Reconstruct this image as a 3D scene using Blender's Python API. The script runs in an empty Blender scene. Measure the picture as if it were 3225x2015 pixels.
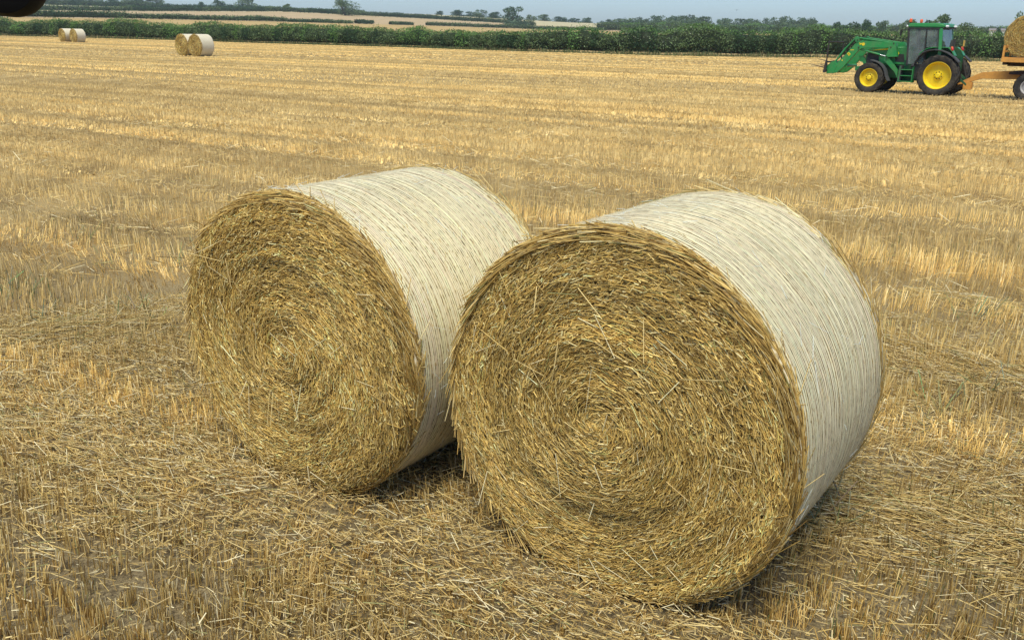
import bpy, math, random
import numpy as np
from mathutils import Vector, Matrix

# ------------------------------------------------------------------ camera, sky, sun, exposure
scene = bpy.context.scene
COL = scene.collection
CAM_H, PITCH, ROLL, FPX = 2.268, 0.3105, 0.0177, 2830.0
W_PX, H_PX = 3225.0, 2015.0
cam_d = bpy.data.cameras.new('camera')
cam_d.sensor_width = 36.0
cam_d.lens = FPX / W_PX * 36.0
cam_d.clip_start = 0.05
cam_d.clip_end = 12000
cam = bpy.data.objects.new('camera', cam_d)
COL.objects.link(cam)
_f = Vector((0, math.cos(PITCH), -math.sin(PITCH)))
_r0 = Vector((1, 0, 0)); _u0 = Vector((0, math.sin(PITCH), math.cos(PITCH)))
_r = _r0 * math.cos(ROLL) + _u0 * math.sin(ROLL)
_u = -_r0 * math.sin(ROLL) + _u0 * math.cos(ROLL)
m = Matrix((( _r.x, _u.x, -_f.x, 0), (_r.y, _u.y, -_f.y, 0), (_r.z, _u.z, -_f.z, CAM_H), (0, 0, 0, 1)))
cam.matrix_world = m
scene.camera = cam

SUN_EL = math.radians(63)
SUN_AZ = math.radians(-163)          # clockwise from +Y: the sun stands to the left, a little behind the camera
world = bpy.data.worlds.new('World')
scene.world = world
world.use_nodes = True
wn = world.node_tree.nodes; wl = world.node_tree.links
wn.clear()
sky = wn.new('ShaderNodeTexSky'); sky.sky_type = 'NISHITA'; sky.sun_disc = False
sky.sun_elevation = SUN_EL; sky.sun_rotation = SUN_AZ
sky.altitude = 0; sky.air_density = 0.85; sky.dust_density = 1.0; sky.ozone_density = 8.0
bg = wn.new('ShaderNodeBackground'); bg.inputs['Strength'].default_value = 0.10
wo = wn.new('ShaderNodeOutputWorld')
wl.new(sky.outputs[0], bg.inputs['Color']); wl.new(bg.outputs[0], wo.inputs['Surface'])

sun_d = bpy.data.lights.new('sun', 'SUN'); sun_d.energy = 2.45; sun_d.angle = math.radians(30)
sun_d.color = (1.0, 0.965, 0.78)
sun = bpy.data.objects.new('sun', sun_d); COL.objects.link(sun)
_sd = Vector((math.sin(SUN_AZ) * math.cos(SUN_EL), math.cos(SUN_AZ) * math.cos(SUN_EL), math.sin(SUN_EL)))
sun.rotation_euler = _sd.to_track_quat('Z', 'Y').to_euler()
sun.location = (-20, -10, 30)

vs = scene.view_settings
vs.view_transform = 'Standard'; vs.look = 'None'; vs.gamma = 1.0; vs.use_curve_mapping = False
vs.exposure = 0.74
scene.render.engine = 'CYCLES'
scene.cycles.max_bounces = 6; scene.cycles.diffuse_bounces = 4; scene.cycles.glossy_bounces = 3
scene.cycles.transparent_max_bounces = 8; scene.cycles.transmission_bounces = 4
scene.cycles.volume_bounces = 0
scene.cycles.use_denoising = True

# ------------------------------------------------------------------ small helpers
rng = np.random.default_rng(7)
random.seed(7)

def ray(px, py):
    uu = (px - W_PX / 2) / FPX; vv = (py - H_PX / 2) / FPX
    c, s = math.cos(ROLL), math.sin(ROLL)
    u = uu * c + vv * s; v = -uu * s + vv * c
    cp, sp = math.cos(PITCH), math.sin(PITCH)
    return np.array([u, cp - v * sp, -sp - v * cp])

def ground_at(px, py, z=0.0):
    d = ray(px, py)
    t = (z - CAM_H) / d[2]
    return np.array([d[0] * t, d[1] * t, z])

def at_range(px, py, r):
    """point on the sight line whose horizontal distance is r"""
    d = ray(px, py)
    t = r / math.hypot(d[0], d[1])
    return np.array([d[0] * t, d[1] * t, CAM_H + d[2] * t])

def np_mesh(name, V, F, col=None, smooth=False, uv=None):
    """V (n,3), F (m,k) -> mesh with optional point colour attribute 'col' """
    V = np.asarray(V, np.float32); F = np.asarray(F, np.int32)
    me = bpy.data.meshes.new(name)
    me.vertices.add(len(V)); me.vertices.foreach_set('co', V.ravel())
    k = F.shape[1]
    me.loops.add(F.size); me.loops.foreach_set('vertex_index', F.ravel())
    me.polygons.add(len(F))
    me.polygons.foreach_set('loop_start', np.arange(0, F.size, k, dtype=np.int32))
    me.polygons.foreach_set('loop_total', np.full(len(F), k, np.int32))
    if smooth:
        me.polygons.foreach_set('use_smooth', np.ones(len(F), bool))
    me.update(calc_edges=True)
    if col is not None:
        a = me.attributes.new('col', 'FLOAT_COLOR', 'POINT')
        c4 = np.ones((len(V), 4), np.float32); c4[:, :3] = col
        a.data.foreach_set('color', c4.ravel())
    if uv is not None:
        a = me.attributes.new('wrap', 'FLOAT_VECTOR', 'POINT')
        u3 = np.zeros((len(V), 3), np.float32); u3[:, :uv.shape[1]] = uv
        a.data.foreach_set('vector', u3.ravel())
    return me

def obj(name, me, mat=None, parent=None):
    o = bpy.data.objects.new(name, me)
    COL.objects.link(o)
    if mat is not None and me is not None and len(me.materials) == 0:
        me.materials.append(mat)
    if parent is not None:
        o.parent = parent
    return o

def thing(name, label, cat, loc=(0, 0, 0), rotz=0.0, group=None):
    o = bpy.data.objects.new(name, None); COL.objects.link(o)
    o.empty_display_size = 0.2
    o.location = [float(c) for c in loc]; o.rotation_euler = (0, 0, rotz)
    return tag(o, label, cat, group)

def tag(o, label=None, cat=None, group=None, kind=None):
    if label: o['label'] = label
    if cat: o['category'] = cat
    if group: o['group'] = group
    if kind: o['kind'] = kind
    return o

class MB:
    """collects plain solids into one mesh"""
    def __init__(s): s.v = []; s.f = []
    def add(s, vs, fs):
        b = len(s.v); s.v += [tuple(map(float, v)) for v in vs]; s.f += [tuple(i + b for i in f) for f in fs]; return s
    def box(s, x0, x1, y0, y1, z0, z1):
        v = [(x, y, z) for x in (x0, x1) for y in (y0, y1) for z in (z0, z1)]
        return s.add(v, [(0, 1, 3, 2), (4, 6, 7, 5), (0, 4, 5, 1), (2, 3, 7, 6), (0, 2, 6, 4), (1, 5, 7, 3)])
    def plate(s, pts, y0, y1):
        """(x,z) outline extruded along y"""
        n = len(pts)
        v = [(p[0], y0, p[1]) for p in pts] + [(p[0], y1, p[1]) for p in pts]
        f = [tuple(range(n)), tuple(range(2 * n - 1, n - 1, -1))]
        f += [(i, i + n, (i + 1) % n + n, (i + 1) % n) for i in range(n)]
        return s.add(v, f)
    def strip(s, pts, y0, y1, th):
        """a bent sheet following (x,z) points, th thick below"""
        n = len(pts); nor = []
        for i in range(n):
            a = pts[max(i - 1, 0)]; b = pts[min(i + 1, n - 1)]
            t = Vector((b[0] - a[0], b[1] - a[1])).normalized(); nn = Vector((-t.y, t.x))
            if nn.y < 0 and abs(nn.y) > .2: nn = -nn
            nor.append(nn)
        inner = [(pts[i][0] - nor[i].x * th, pts[i][1] - nor[i].y * th) for i in range(n)]
        v = []
        for i in range(n):
            v += [(pts[i][0], y0, pts[i][1]), (pts[i][0], y1, pts[i][1]), (inner[i][0], y1, inner[i][1]), (inner[i][0], y0, inner[i][1])]
        f = [(0, 1, 2, 3), (4 * n - 1, 4 * n - 2, 4 * n - 3, 4 * n - 4)]
        for i in range(n - 1):
            for k in range(4):
                a = 4 * i + k; b = 4 * i + (k + 1) % 4
                f.append((a, a + 4, b + 4, b))
        return s.add(v, f)
    def tube(s, p, q, r, r2=None, n=10):
        p = Vector(p); q = Vector(q); r2 = r if r2 is None else r2
        d = (q - p).normalized(); a = d.orthogonal().normalized(); b = d.cross(a)
        v = []
        for k in range(n):
            t = 2 * math.pi * k / n; e = a * math.cos(t) + b * math.sin(t)
            v.append(p + e * r); v.append(q + e * r2)
        f = [(2 * k, 2 * ((k + 1) % n), 2 * ((k + 1) % n) + 1, 2 * k + 1) for k in range(n)]
        f += [tuple(2 * k for k in range(n))[::-1], tuple(2 * k + 1 for k in range(n))]
        return s.add(v, f)
    def lathe(s, prof, c, n=32, closed=False):
        """profile (r, y) turned about the y axis through c=(x,y,z)"""
        v = []
        for k in range(n):
            t = 2 * math.pi * k / n
            for r, y in prof: v.append((c[0] + r * math.cos(t), c[1] + y, c[2] + r * math.sin(t)))
        m_ = len(prof); f = []
        for k in range(n):
            for i in range(m_ - 1 + (1 if closed else 0)):
                a = k * m_ + i; b = k * m_ + (i + 1) % m_
                a2 = ((k + 1) % n) * m_ + i; b2 = ((k + 1) % n) * m_ + (i + 1) % m_
                f.append((a, b, b2, a2))
        return s.add(v, f)
    def ball(s, c, rx, ry, rz, n=12, m_=8):
        v = []; f = []
        for i in range(m_ + 1):
            p = math.pi * i / m_
            for k in range(n):
                t = 2 * math.pi * k / n
                v.append((c[0] + rx * math.sin(p) * math.cos(t), c[1] + ry * math.sin(p) * math.sin(t), c[2] + rz * math.cos(p)))
        for i in range(m_):
            for k in range(n):
                f.append((i * n + k, (i + 1) * n + k, (i + 1) * n + (k + 1) % n, i * n + (k + 1) % n))
        return s.add(v, f)
    def build(s, name, mat, parent=None, bevel=0.0, smooth=False, segs=2):
        me = bpy.data.meshes.new(name); me.from_pydata(s.v, [], s.f)
        import bmesh
        bm = bmesh.new(); bm.from_mesh(me); bmesh.ops.remove_doubles(bm, verts=bm.verts, dist=1e-5)
        bmesh.ops.recalc_face_normals(bm, faces=bm.faces)
        if bevel > 0:
            ed = [e for e in bm.edges if len(e.link_faces) == 2 and e.calc_face_angle(0) > 0.5]
            if ed:
                bmesh.ops.bevel(bm, geom=ed, offset=bevel, segments=segs, affect='EDGES', clamp_overlap=True)
        bm.to_mesh(me); bm.free()
        if smooth:
            me.polygons.foreach_set('use_smooth', np.ones(len(me.polygons), bool))
            try: me.set_sharp_from_angle(angle=math.radians(38))
            except Exception: pass
        return obj(name, me, mat, parent)

# ------------------------------------------------------------------ materials
def srgb(r, g, b):
    def c(x):
        x /= 255.0
        return x / 12.92 if x <= 0.04045 else ((x + 0.055) / 1.055) ** 2.4
    return (c(r), c(g), c(b))

def new_mat(name):
    mt = bpy.data.materials.new(name); mt.use_nodes = True
    nt = mt.node_tree; nt.nodes.clear()
    out = nt.nodes.new('ShaderNodeOutputMaterial')
    return mt, nt, out

def principled(nt, out, rough=0.6, spec=0.3, metal=0.0):
    p = nt.nodes.new('ShaderNodeBsdfPrincipled')
    p.inputs['Roughness'].default_value = rough
    p.inputs['Specular IOR Level'].default_value = spec
    p.inputs['Metallic'].default_value = metal
    nt.links.new(p.outputs[0], out.inputs['Surface'])
    return p

def noise(nt, scale, detail=4, vec=None, rough=0.6):
    n = nt.nodes.new('ShaderNodeTexNoise'); n.inputs['Scale'].default_value = scale
    n.inputs['Detail'].default_value = detail; n.inputs['Roughness'].default_value = rough
    if vec is not None: nt.links.new(vec, n.inputs['Vector'])
    return n

def ramp(nt, fac, stops):
    r = nt.nodes.new('ShaderNodeValToRGB')
    el = r.color_ramp.elements
    while len(el) < len(stops): el.new(0.5)
    for e, (p, c) in zip(el, stops):
        e.position = p; e.color = (c[0], c[1], c[2], 1)
    nt.links.new(fac, r.inputs['Fac'])
    return r

def coord(nt, kind='Object'):
    return nt.nodes.new('ShaderNodeTexCoord').outputs[kind]

def mixc(nt, fac, a, b, mode='MIX'):
    mx = nt.nodes.new('ShaderNodeMix'); mx.data_type = 'RGBA'; mx.blend_type = mode
    for key, val in ((0, fac), (6, a), (7, b)):
        if hasattr(val, 'is_linked') or hasattr(val, 'links'): nt.links.new(val, mx.inputs[key])
        elif key == 0: mx.inputs[0].default_value = val
        else: mx.inputs[key].default_value = (val[0], val[1], val[2], 1)
    return mx.outputs[2]

def attr_mat(name, rough=0.65, spec=0.25, var=0.25, nscale=30.0, transl=0.0):
    """colour read from each piece's own 'col' attribute, with a little grain"""
    mt, nt, out = new_mat(name)
    p = principled(nt, out, rough, spec)
    a = nt.nodes.new('ShaderNodeAttribute'); a.attribute_name = 'col'
    n = noise(nt, nscale, 3, coord(nt))
    g = ramp(nt, n.outputs['Fac'], [(0.25, (1 - var,) * 3), (0.75, (1 + var * .6,) * 3)])
    c = mixc(nt, 1.0, a.outputs['Color'], g.outputs['Color'], 'MULTIPLY')
    nt.links.new(c, p.inputs['Base Color'])
    if transl > 0:
        tr = nt.nodes.new('ShaderNodeBsdfTranslucent'); nt.links.new(c, tr.inputs['Color'])
        ms = nt.nodes.new('ShaderNodeMixShader'); ms.inputs[0].default_value = transl
        nt.links.new(p.outputs[0], ms.inputs[1]); nt.links.new(tr.outputs[0], ms.inputs[2])
        nt.links.new(ms.outputs[0], out.inputs['Surface'])
    return mt

def paint(name, col, rough=0.4, spec=0.4, dirt=(0.25, 0.19, 0.11), dirt_amt=0.35, scale=3.0, metal=0.0, coat=0.0):
    mt, nt, out = new_mat(name)
    p = principled(nt, out, rough, spec, metal)
    n = noise(nt, scale, 8, coord(nt), 0.7)
    r = ramp(nt, n.outputs['Fac'], [(0.42, (0, 0, 0)), (0.75, (dirt_amt,) * 3)])
    c = mixc(nt, r.outputs['Color'], col, dirt)
    nt.links.new(c, p.inputs['Base Color'])
    n2 = noise(nt, scale * 4, 4, coord(nt))
    mr = nt.nodes.new('ShaderNodeMapRange'); mr.inputs[3].default_value = rough - .08; mr.inputs[4].default_value = min(1, rough + .25)
    nt.links.new(n2.outputs['Fac'], mr.inputs[0]); nt.links.new(mr.outputs[0], p.inputs['Roughness'])
    if coat: p.inputs['Coat Weight'].default_value = coat
    return mt

M = {}
M['straw'] = attr_mat('straw', 0.55, 0.3, 0.25, 40)
M['stubble'] = attr_mat('stubble', 0.65, 0.2, 0.2, 18)
M['leaf'] = attr_mat('leaf', 0.6, 0.25, 0.3, 1.5, 0.25)
M['bark'] = paint('bark', (0.09, 0.07, 0.05), 0.9, 0.1, (0.16, 0.15, 0.12), .5, 4)
M['green'] = paint('green_paint', (0.016, 0.245, 0.058), 0.36, 0.45, dirt_amt=.32, coat=.2)
M['green_dark'] = paint('green_chassis', (0.010, 0.09, 0.035), 0.55, 0.3, dirt_amt=.35)
M['yellow'] = paint('yellow_paint', (0.86, 0.63, 0.012), 0.42, 0.35, dirt_amt=.35)
M['black'] = paint('black_plastic', (0.025, 0.026, 0.027), 0.55, 0.35, (0.10, 0.09, 0.075), .5)
M['fender'] = paint('fender_plastic', (0.06, 0.062, 0.065), 0.6, 0.3, (0.14, 0.12, 0.10), .5)
M['rubber'] = paint('tyre_rubber', (0.028, 0.027, 0.026), 0.85, 0.2, (0.17, 0.135, 0.09), .6, 4)
M['steel'] = paint('dark_steel', (0.05, 0.045, 0.043), 0.5, 0.4, (0.12, 0.08, 0.05), .5, 6, .4)
M['chrome'] = paint('bright_steel', (0.75, 0.75, 0.74), 0.15, 0.5, dirt_amt=.1, metal=.9)
M['orange'] = paint('orange_paint', (0.68, 0.33, 0.07), 0.55, 0.3, (0.28, 0.14, 0.06), .55, 4)
M['chassis'] = paint('trailer_chassis', (0.06, 0.04, 0.035), 0.75, 0.2, (0.15, 0.10, 0.06), .6, 4)
M['floorboard'] = paint('bed_boards', (0.16, 0.10, 0.06), 0.8, 0.2, (0.25, 0.18, 0.1), .6, 5)
M['grey_rim'] = paint('grey_rim', (0.45, 0.43, 0.42), 0.5, 0.3, (0.2, 0.15, 0.12), .4)
M['beacon'] = paint('amber_lens', (0.75, 0.12, 0.03), 0.2, 0.5, dirt_amt=.1)
M['red'] = paint('red_lens', (0.6, 0.02, 0.015), 0.2, 0.5, dirt_amt=.1)
M['lens'] = paint('clear_lens', (0.75, 0.76, 0.76), 0.15, 0.5, dirt_amt=.1)
M['seat'] = paint('seat_fabric', (0.07, 0.075, 0.07), 0.9, 0.1, dirt_amt=.3)
M['plate'] = paint('yellow_plate', (0.75, 0.48, 0.10), 0.5, 0.3, dirt_amt=.2)
M['white'] = paint('white_wall', (0.75, 0.74, 0.70), 0.8, 0.2, dirt_amt=.3)
M['roof_tile'] = paint('far_roof', (0.22, 0.20, 0.20), 0.8, 0.2, dirt_amt=.3)
M['mirror'] = paint('mirror_plastic', (0.006, 0.006, 0.006), 0.6, 0.15, (0.012, 0.011, 0.010), .5)
M['feather'] = paint('dark_feather', (0.03, 0.03, 0.032), 0.8, 0.2, dirt_amt=.1)

def glass_mat():
    mt, nt, out = new_mat('cab_glass')
    tr = nt.nodes.new('ShaderNodeBsdfTransparent'); tr.inputs[0].default_value = (0.74, 0.82, 0.81, 1)
    gl = nt.nodes.new('ShaderNodeBsdfGlossy'); gl.inputs['Roughness'].default_value = 0.03
    df = nt.nodes.new('ShaderNodeBsdfDiffuse'); df.inputs[0].default_value = (0.45, 0.47, 0.45, 1)
    n = noise(nt, 2.5, 6, coord(nt))
    r = ramp(nt, n.outputs['Fac'], [(0.3, (.07,) * 3), (0.8, (.30,) * 3)])
    m1 = nt.nodes.new('ShaderNodeMixShader'); nt.links.new(r.outputs[0], m1.inputs[0])
    nt.links.new(tr.outputs[0], m1.inputs[1]); nt.links.new(df.outputs[0], m1.inputs[2])
    fr = nt.nodes.new('ShaderNodeFresnel'); fr.inputs[0].default_value = 1.55
    m2 = nt.nodes.new('ShaderNodeMixShader'); fm = nt.nodes.new('ShaderNodeMath'); fm.operation = 'MULTIPLY'; fm.inputs[1].default_value = .30
    nt.links.new(fr.outputs[0], fm.inputs[0]); nt.links.new(fm.outputs[0], m2.inputs[0])
    nt.links.new(m1.outputs[0], m2.inputs[1]); nt.links.new(gl.outputs[0], m2.inputs[2])
    nt.links.new(m2.outputs[0], out.inputs['Surface'])
    return mt
M['glass'] = glass_mat()

# ------------------------------------------------------------------ value noise on numpy arrays
_perm = np.random.default_rng(3).random((257, 257))
def vnoise(x, y):
    xi = np.floor(x).astype(int); yi = np.floor(y).astype(int)
    fx = x - xi; fy = y - yi
    fx = fx * fx * (3 - 2 * fx); fy = fy * fy * (3 - 2 * fy)
    a = _perm[xi % 256, yi % 256]; b = _perm[(xi + 1) % 256, yi % 256]
    c = _perm[xi % 256, (yi + 1) % 256]; d = _perm[(xi + 1) % 256, (yi + 1) % 256]
    return (a * (1 - fx) + b * fx) * (1 - fy) + (c * (1 - fx) + d * fx) * fy
def fbm(x, y, o=3):
    s = 0; a = .5; t = 0
    for k in range(o):
        s = s + a * vnoise(x * 2 ** k + 17.3 * k, y * 2 ** k + 5.1 * k); t += a; a *= .5
    return s / t

# ------------------------------------------------------------------ the lie of the land
ROW_A = math.radians(-59.0)                              # drill rows run far away to the left
RD = np.array([math.sin(ROW_A), math.cos(ROW_A)]); RN = np.array([-RD[1], RD[0]]) * -1
HX = [0, 300, 600, 800, 1246, 1700, 2096, 2600, 3070, 3225]
HY = [113, 121, 129, 136, 149, 165, 176, 183, 193, 196]
hedge_line = np.array([ground_at(x, y) for x, y in zip(HX, HY)])
hedge_th = np.arctan2(hedge_line[:, 0], hedge_line[:, 1]); hedge_r = np.hypot(hedge_line[:, 0], hedge_line[:, 1])
# carry the hedge on past both frame edges
_e0 = hedge_line[0] + (hedge_line[0] - hedge_line[1]) * .55
_e1 = hedge_line[-1] + (hedge_line[-1] - hedge_line[-3]) * 1.6
hedge_full = np.vstack([_e0, hedge_line, _e1])

TX = np.array([-350, 0, 450, 900, 1350, 1800, 2250, 2700, 3225, 3600.])
T_ROWS = [  # (range at each TX, image row of the ground there)
    (np.array([380, 380, 400, 450, 520, 560, 560, 560, 560, 560.]), np.array([52, 55, 61, 70, 82, 97, 104, 108, 116, 120.])),
    (np.array([620, 620, 620, 640, 680, 700, 700, 700, 700, 700.]), np.array([29, 33, 37, 38, 61, 86, 95, 102, 110, 115.])),
    (np.array([900, 900, 900, 900, 950, 950, 950, 950, 950, 950.]), np.array([8, 12, 24, 34, 46, 72, 84, 94, 105, 110.])),
]
T_TH = np.array([math.atan2(*ray(x, 80)[:2]) for x in TX])
T_R = [np.interp(T_TH, hedge_th, hedge_r)]; T_Z = [np.zeros(len(TX))]
for R_, Y_ in T_ROWS:
    T_R.append(R_); T_Z.append(np.array([at_range(x, y, r)[2] for x, y, r in zip(TX, Y_, R_)]))
T_R.append(np.full(len(TX), 2200.)); T_Z.append(T_Z[-1] - 6.0)
T_R = np.array(T_R); T_Z = np.array(T_Z)

def land_z(x, y):
    th = math.atan2(x, y); r = math.hypot(x, y)
    rr = [np.interp(th, T_TH, T_R[k]) for k in range(len(T_R))]
    zz = [np.interp(th, T_TH, T_Z[k]) for k in range(len(T_R))]
    return float(np.interp(r, rr, zz))

def far_field(name, k0, k1, mat, sub=10):
    ths = np.linspace(T_TH[0], T_TH[-1], 90)
    V = []; 
    for th in ths:
        for j in range(sub + 1):
            q = j / sub
            r0 = np.interp(th, T_TH, T_R[k0]); r1 = np.interp(th, T_TH, T_R[k1])
            z0 = np.interp(th, T_TH, T_Z[k0]); z1 = np.interp(th, T_TH, T_Z[k1])
            r = r0 + (r1 - r0) * q; z = z0 + (z1 - z0) * q
            V.append((r * math.sin(th), r * math.cos(th), z))
    n = sub + 1
    F = [(i * n + j, (i + 1) * n + j, (i + 1) * n + j + 1, i * n + j + 1) for i in range(len(ths) - 1) for j in range(sub)]
    return tag(obj(name, np_mesh(name, V, F, smooth=True), mat), kind='structure')

def field_mat(name, c1, c2, scale=0.05):
    mt, nt, out = new_mat(name)
    p = principled(nt, out, 0.9, 0.1)
    mp = nt.nodes.new('ShaderNodeMapping'); nt.links.new(coord(nt), mp.inputs[0])
    mp.inputs['Rotation'].default_value = (0, 0, ROW_A); mp.inputs['Scale'].default_value = (scale * 4, scale * .35, 1)
    n = noise(nt, 1.0, 6, mp.outputs[0], .65)
    r = ramp(nt, n.outputs['Fac'], [(0.3, c1), (0.7, c2)])
    nt.links.new(r.outputs[0], p.inputs['Base Color'])
    return mt
far_field('far_field', 0, 1, field_mat('far_stubble', (0.40, 0.27, 0.10), (0.50, 0.36, 0.16)))
far_field('far_field', 1, 2, field_mat('ripe_crop', (0.40, 0.29, 0.16), (0.50, 0.37, 0.21)))
far_field('far_field', 2, 3, field_mat('pale_crop', (0.46, 0.39, 0.22), (0.52, 0.45, 0.27)))
far_field('far_field', 3, 4, field_mat('hill_crop', (0.40, 0.36, 0.20), (0.46, 0.42, 0.25)), 4)
def disc(name, r, z, mat, seg=96):
    V = [(0, 0, z)] + [(r * math.sin(2 * math.pi * k / seg), r * math.cos(2 * math.pi * k / seg), z) for k in range(seg)]
    F = [(0, 1 + (k + 1) % seg, 1 + k) for k in range(seg)]
    return tag(obj(name, np_mesh(name, V, F), mat), kind='structure')
disc('ground', 2500, -0.9, field_mat('meadow', (0.10, 0.12, 0.04), (0.22, 0.20, 0.08), .01))

# near field: how the stubble changes across and along the rows
def rowspace(x, y):
    return x * RD[0] + y * RD[1], x * RN[0] + y * RN[1]      # along, across
def track_fn(x, y):
    """1 where wheels and the baler have pressed the stubble flat"""
    a, c = rowspace(x, y)
    c = c + 0.25 * (fbm(a * .12, c * .12, 2) - .5)
    t = np.zeros_like(c)
    for per, off, wd, am in ((5.9, 0.6, .30, .9), (5.9, 2.75, .30, .9), (2.3, 1.0, .16, .4), (9.1, 5.2, .5, .7)):
        d = np.abs((c - off + per / 2) % per - per / 2)
        t = np.maximum(t, am * np.clip(1.6 - d / wd, 0, 1))
    return t * np.clip(.35 + 1.3 * fbm(a * .06 + 9, c * 1.1, 3), 0, 1)
def line_fn(x, y):
    a, c = rowspace(x, y); r = np.hypot(x, y)
    c = c + .10 * (fbm(a * .05 + 3, c * .2, 2) - .5)
    out_d = 0; out_l = 0
    for per, wd, w in ((1.45, .20, np.clip(1.5 - r / 40, 0, 1)), (3.1, .42, np.clip((r - 12) / 30, 0, 1)), (7.3, .9, np.clip((r - 50) / 40, 0, 1) * .8)):
        i = np.floor(c / per).astype(int)
        d = (c / per - i - .5 + .3 * (_perm[i % 256, 7] - .5)) * per
        am = .35 + .65 * _perm[i % 256, 19]
        wob = np.clip(.6 + .8 * fbm(a * .09, c * .3 + per, 2), 0, 1)
        out_d = np.maximum(out_d, w * am * wob * np.exp(-(d / wd) ** 2)); out_l = np.maximum(out_l, w * am * np.exp(-((d - 1.9 * wd) / wd) ** 2))
    return out_d, out_l
def tone_fn(x, y):
    a, c = rowspace(x, y)
    r = np.hypot(x, y)
    w = np.clip((r - 22) / 30, 0, 1); w2 = np.clip((r - 60) / 50, 0, 1)
    t1 = fbm(c * .95 + 40, a * .012, 2) * (1 - w) + (fbm(c * .48 + 70, a * .008, 2) * (1 - w2) + fbm(c * .24 + 20, a * .005, 2) * w2) * w
    return t1, fbm(x * .5 + 11, y * .5, 3), fbm(c * 3.1, a * .15 + 3, 2)

def soil_mat():
    mt, nt, out = new_mat('soil_and_chaff')
    p = principled(nt, out, 0.95, 0.1)
    oc = coord(nt)
    mp = nt.nodes.new('ShaderNodeMapping'); nt.links.new(oc, mp.inputs[0])
    mp.inputs['Rotation'].default_value = (0, 0, -ROW_A)
    mp.inputs['Scale'].default_value = (1.3, .06, 1)
    stripe = noise(nt, 1.0, 5, mp.outputs[0], .65)
    fine = noise(nt, 55, 8, oc, .8)
    big = noise(nt, 0.9, 4, oc)
    soil = ramp(nt, fine.outputs['Fac'], [(0.30, (0.07, 0.052, 0.030)), (0.42, (0.15, 0.115, 0.066)), (0.52, (0.28, 0.215, 0.118)), (0.64, (0.46, 0.365, 0.20))])
    gold = ramp(nt, stripe.outputs['Fac'], [(0.28, (0.26, 0.175, 0.075)), (0.5, (0.40, 0.28, 0.115)), (0.72, (0.52, 0.38, 0.17))])
    g = nt.nodes.new('ShaderNodeAttribute'); g.attribute_name = 'litter'
    c = mixc(nt, g.outputs['Fac'], soil.outputs[0], gold.outputs[0])
    c2 = mixc(nt, 0.35, c, ramp(nt, big.outputs['Fac'], [(0.3, (0.55, 0.55, 0.55)), (0.7, (1.2, 1.2, 1.2))]).outputs[0], 'MULTIPLY')
    nt.links.new(c2, p.inputs['Base Color'])
    b = nt.nodes.new('ShaderNodeBump'); b.inputs['Strength'].default_value = 0.7; b.inputs['Distance'].default_value = 0.03
    nt.links.new(fine.outputs['Fac'], b.inputs['Height']); nt.links.new(b.outputs[0], p.inputs['Normal'])
    return mt

def near_field():
    ths = np.concatenate([np.linspace(T_TH[0], T_TH[-1], 120), np.linspace(T_TH[-1], T_TH[0] + 2 * math.pi, 60)[1:-1]])
    fr = np.concatenate([[0.001], np.geomspace(.004, 1.0, 60)])
    V = []; lit = []
    for th in ths:
        t2 = th if th <= math.pi else th - 2 * math.pi
        rh = np.interp(t2, T_TH, T_R[0])
        for q in fr:
            r = rh * q
            x, y = r * math.sin(th), r * math.cos(th)
            V.append((x, y, 0)); lit.append(np.clip((r - 4) / 12, 0, 1))
    V = np.array(V)
    V[:, 2] = .03 * (fbm(V[:, 0] * .35, V[:, 1] * .35, 2) - .5) * np.clip(1 - np.hypot(V[:, 0], V[:, 1]) / 60, 0, 1)
    n = len(fr); m_ = len(ths)
    F = [(i * n + j, ((i + 1) % m_) * n + j, ((i + 1) % m_) * n + j + 1, i * n + j + 1) for i in range(m_) for j in range(n - 1)]
    me = np_mesh('stubble_field', V, F, smooth=True)
    a = me.attributes.new('litter', 'FLOAT', 'POINT'); a.data.foreach_set('value', np.array(lit, np.float32))
    return tag(obj('stubble_field', me, soil_mat()), kind='structure')
near_field()

# ------------------------------------------------------------------ straw pieces (numpy)
STRAW_PAL = np.array([srgb(*c) for c in ((226, 200, 136), (212, 182, 112), (196, 164, 96), (170, 138, 78), (236, 220, 174), (204, 176, 120), (140, 112, 66), (164, 160, 104))])
def straw_cols(n, w=(.2, .24, .2, .12, .08, .1, .04, .02), jit=.12, r=rng):
    w = np.array(w) / np.sum(w)
    c = STRAW_PAL[r.choice(len(STRAW_PAL), n, p=w)]
    return c * (1 + jit * r.standard_normal((n, 1))).clip(.5, 1.6)

def prisms(P, D, Wd, sides=3):
    """thin stalks from P to P+D, width Wd (m) -> V, F, index of stalk for each vertex"""
    n = len(P)
    L = np.linalg.norm(D, axis=1, keepdims=True); d = D / np.maximum(L, 1e-9)
    ref = np.where(np.abs(d[:, 2:3]) > .8, np.array([[1., 0, 0]]), np.array([[0, 0, 1.]]))
    a = np.cross(d, ref); a /= np.linalg.norm(a, axis=1, keepdims=True); b = np.cross(d, a)
    ph = rng.random(n) * 6.28
    V = np.zeros((n, 2 * sides, 3))
    for k in range(sides):
        t = (ph + 2 * math.pi * k / sides)[:, None]
        e = (a * np.cos(t) + b * np.sin(t)) * (Wd[:, None] * .55)
        V[:, k] = P + e; V[:, sides + k] = P + D + e * .85
    base = (np.arange(n) * 2 * sides)[:, None]
    F = []
    if sides == 3:
        for k in range(3):
            F.append(base + np.array([[k, (k + 1) % 3, 3 + (k + 1) % 3, 3 + k]]))
    else:                                   # flat blade: two verts per end
        F.append(base + np.array([[0, 1, 3, 2]]))
    return V.reshape(-1, 3), np.concatenate(F, 0), np.repeat(np.arange(n), 2 * sides)

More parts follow.
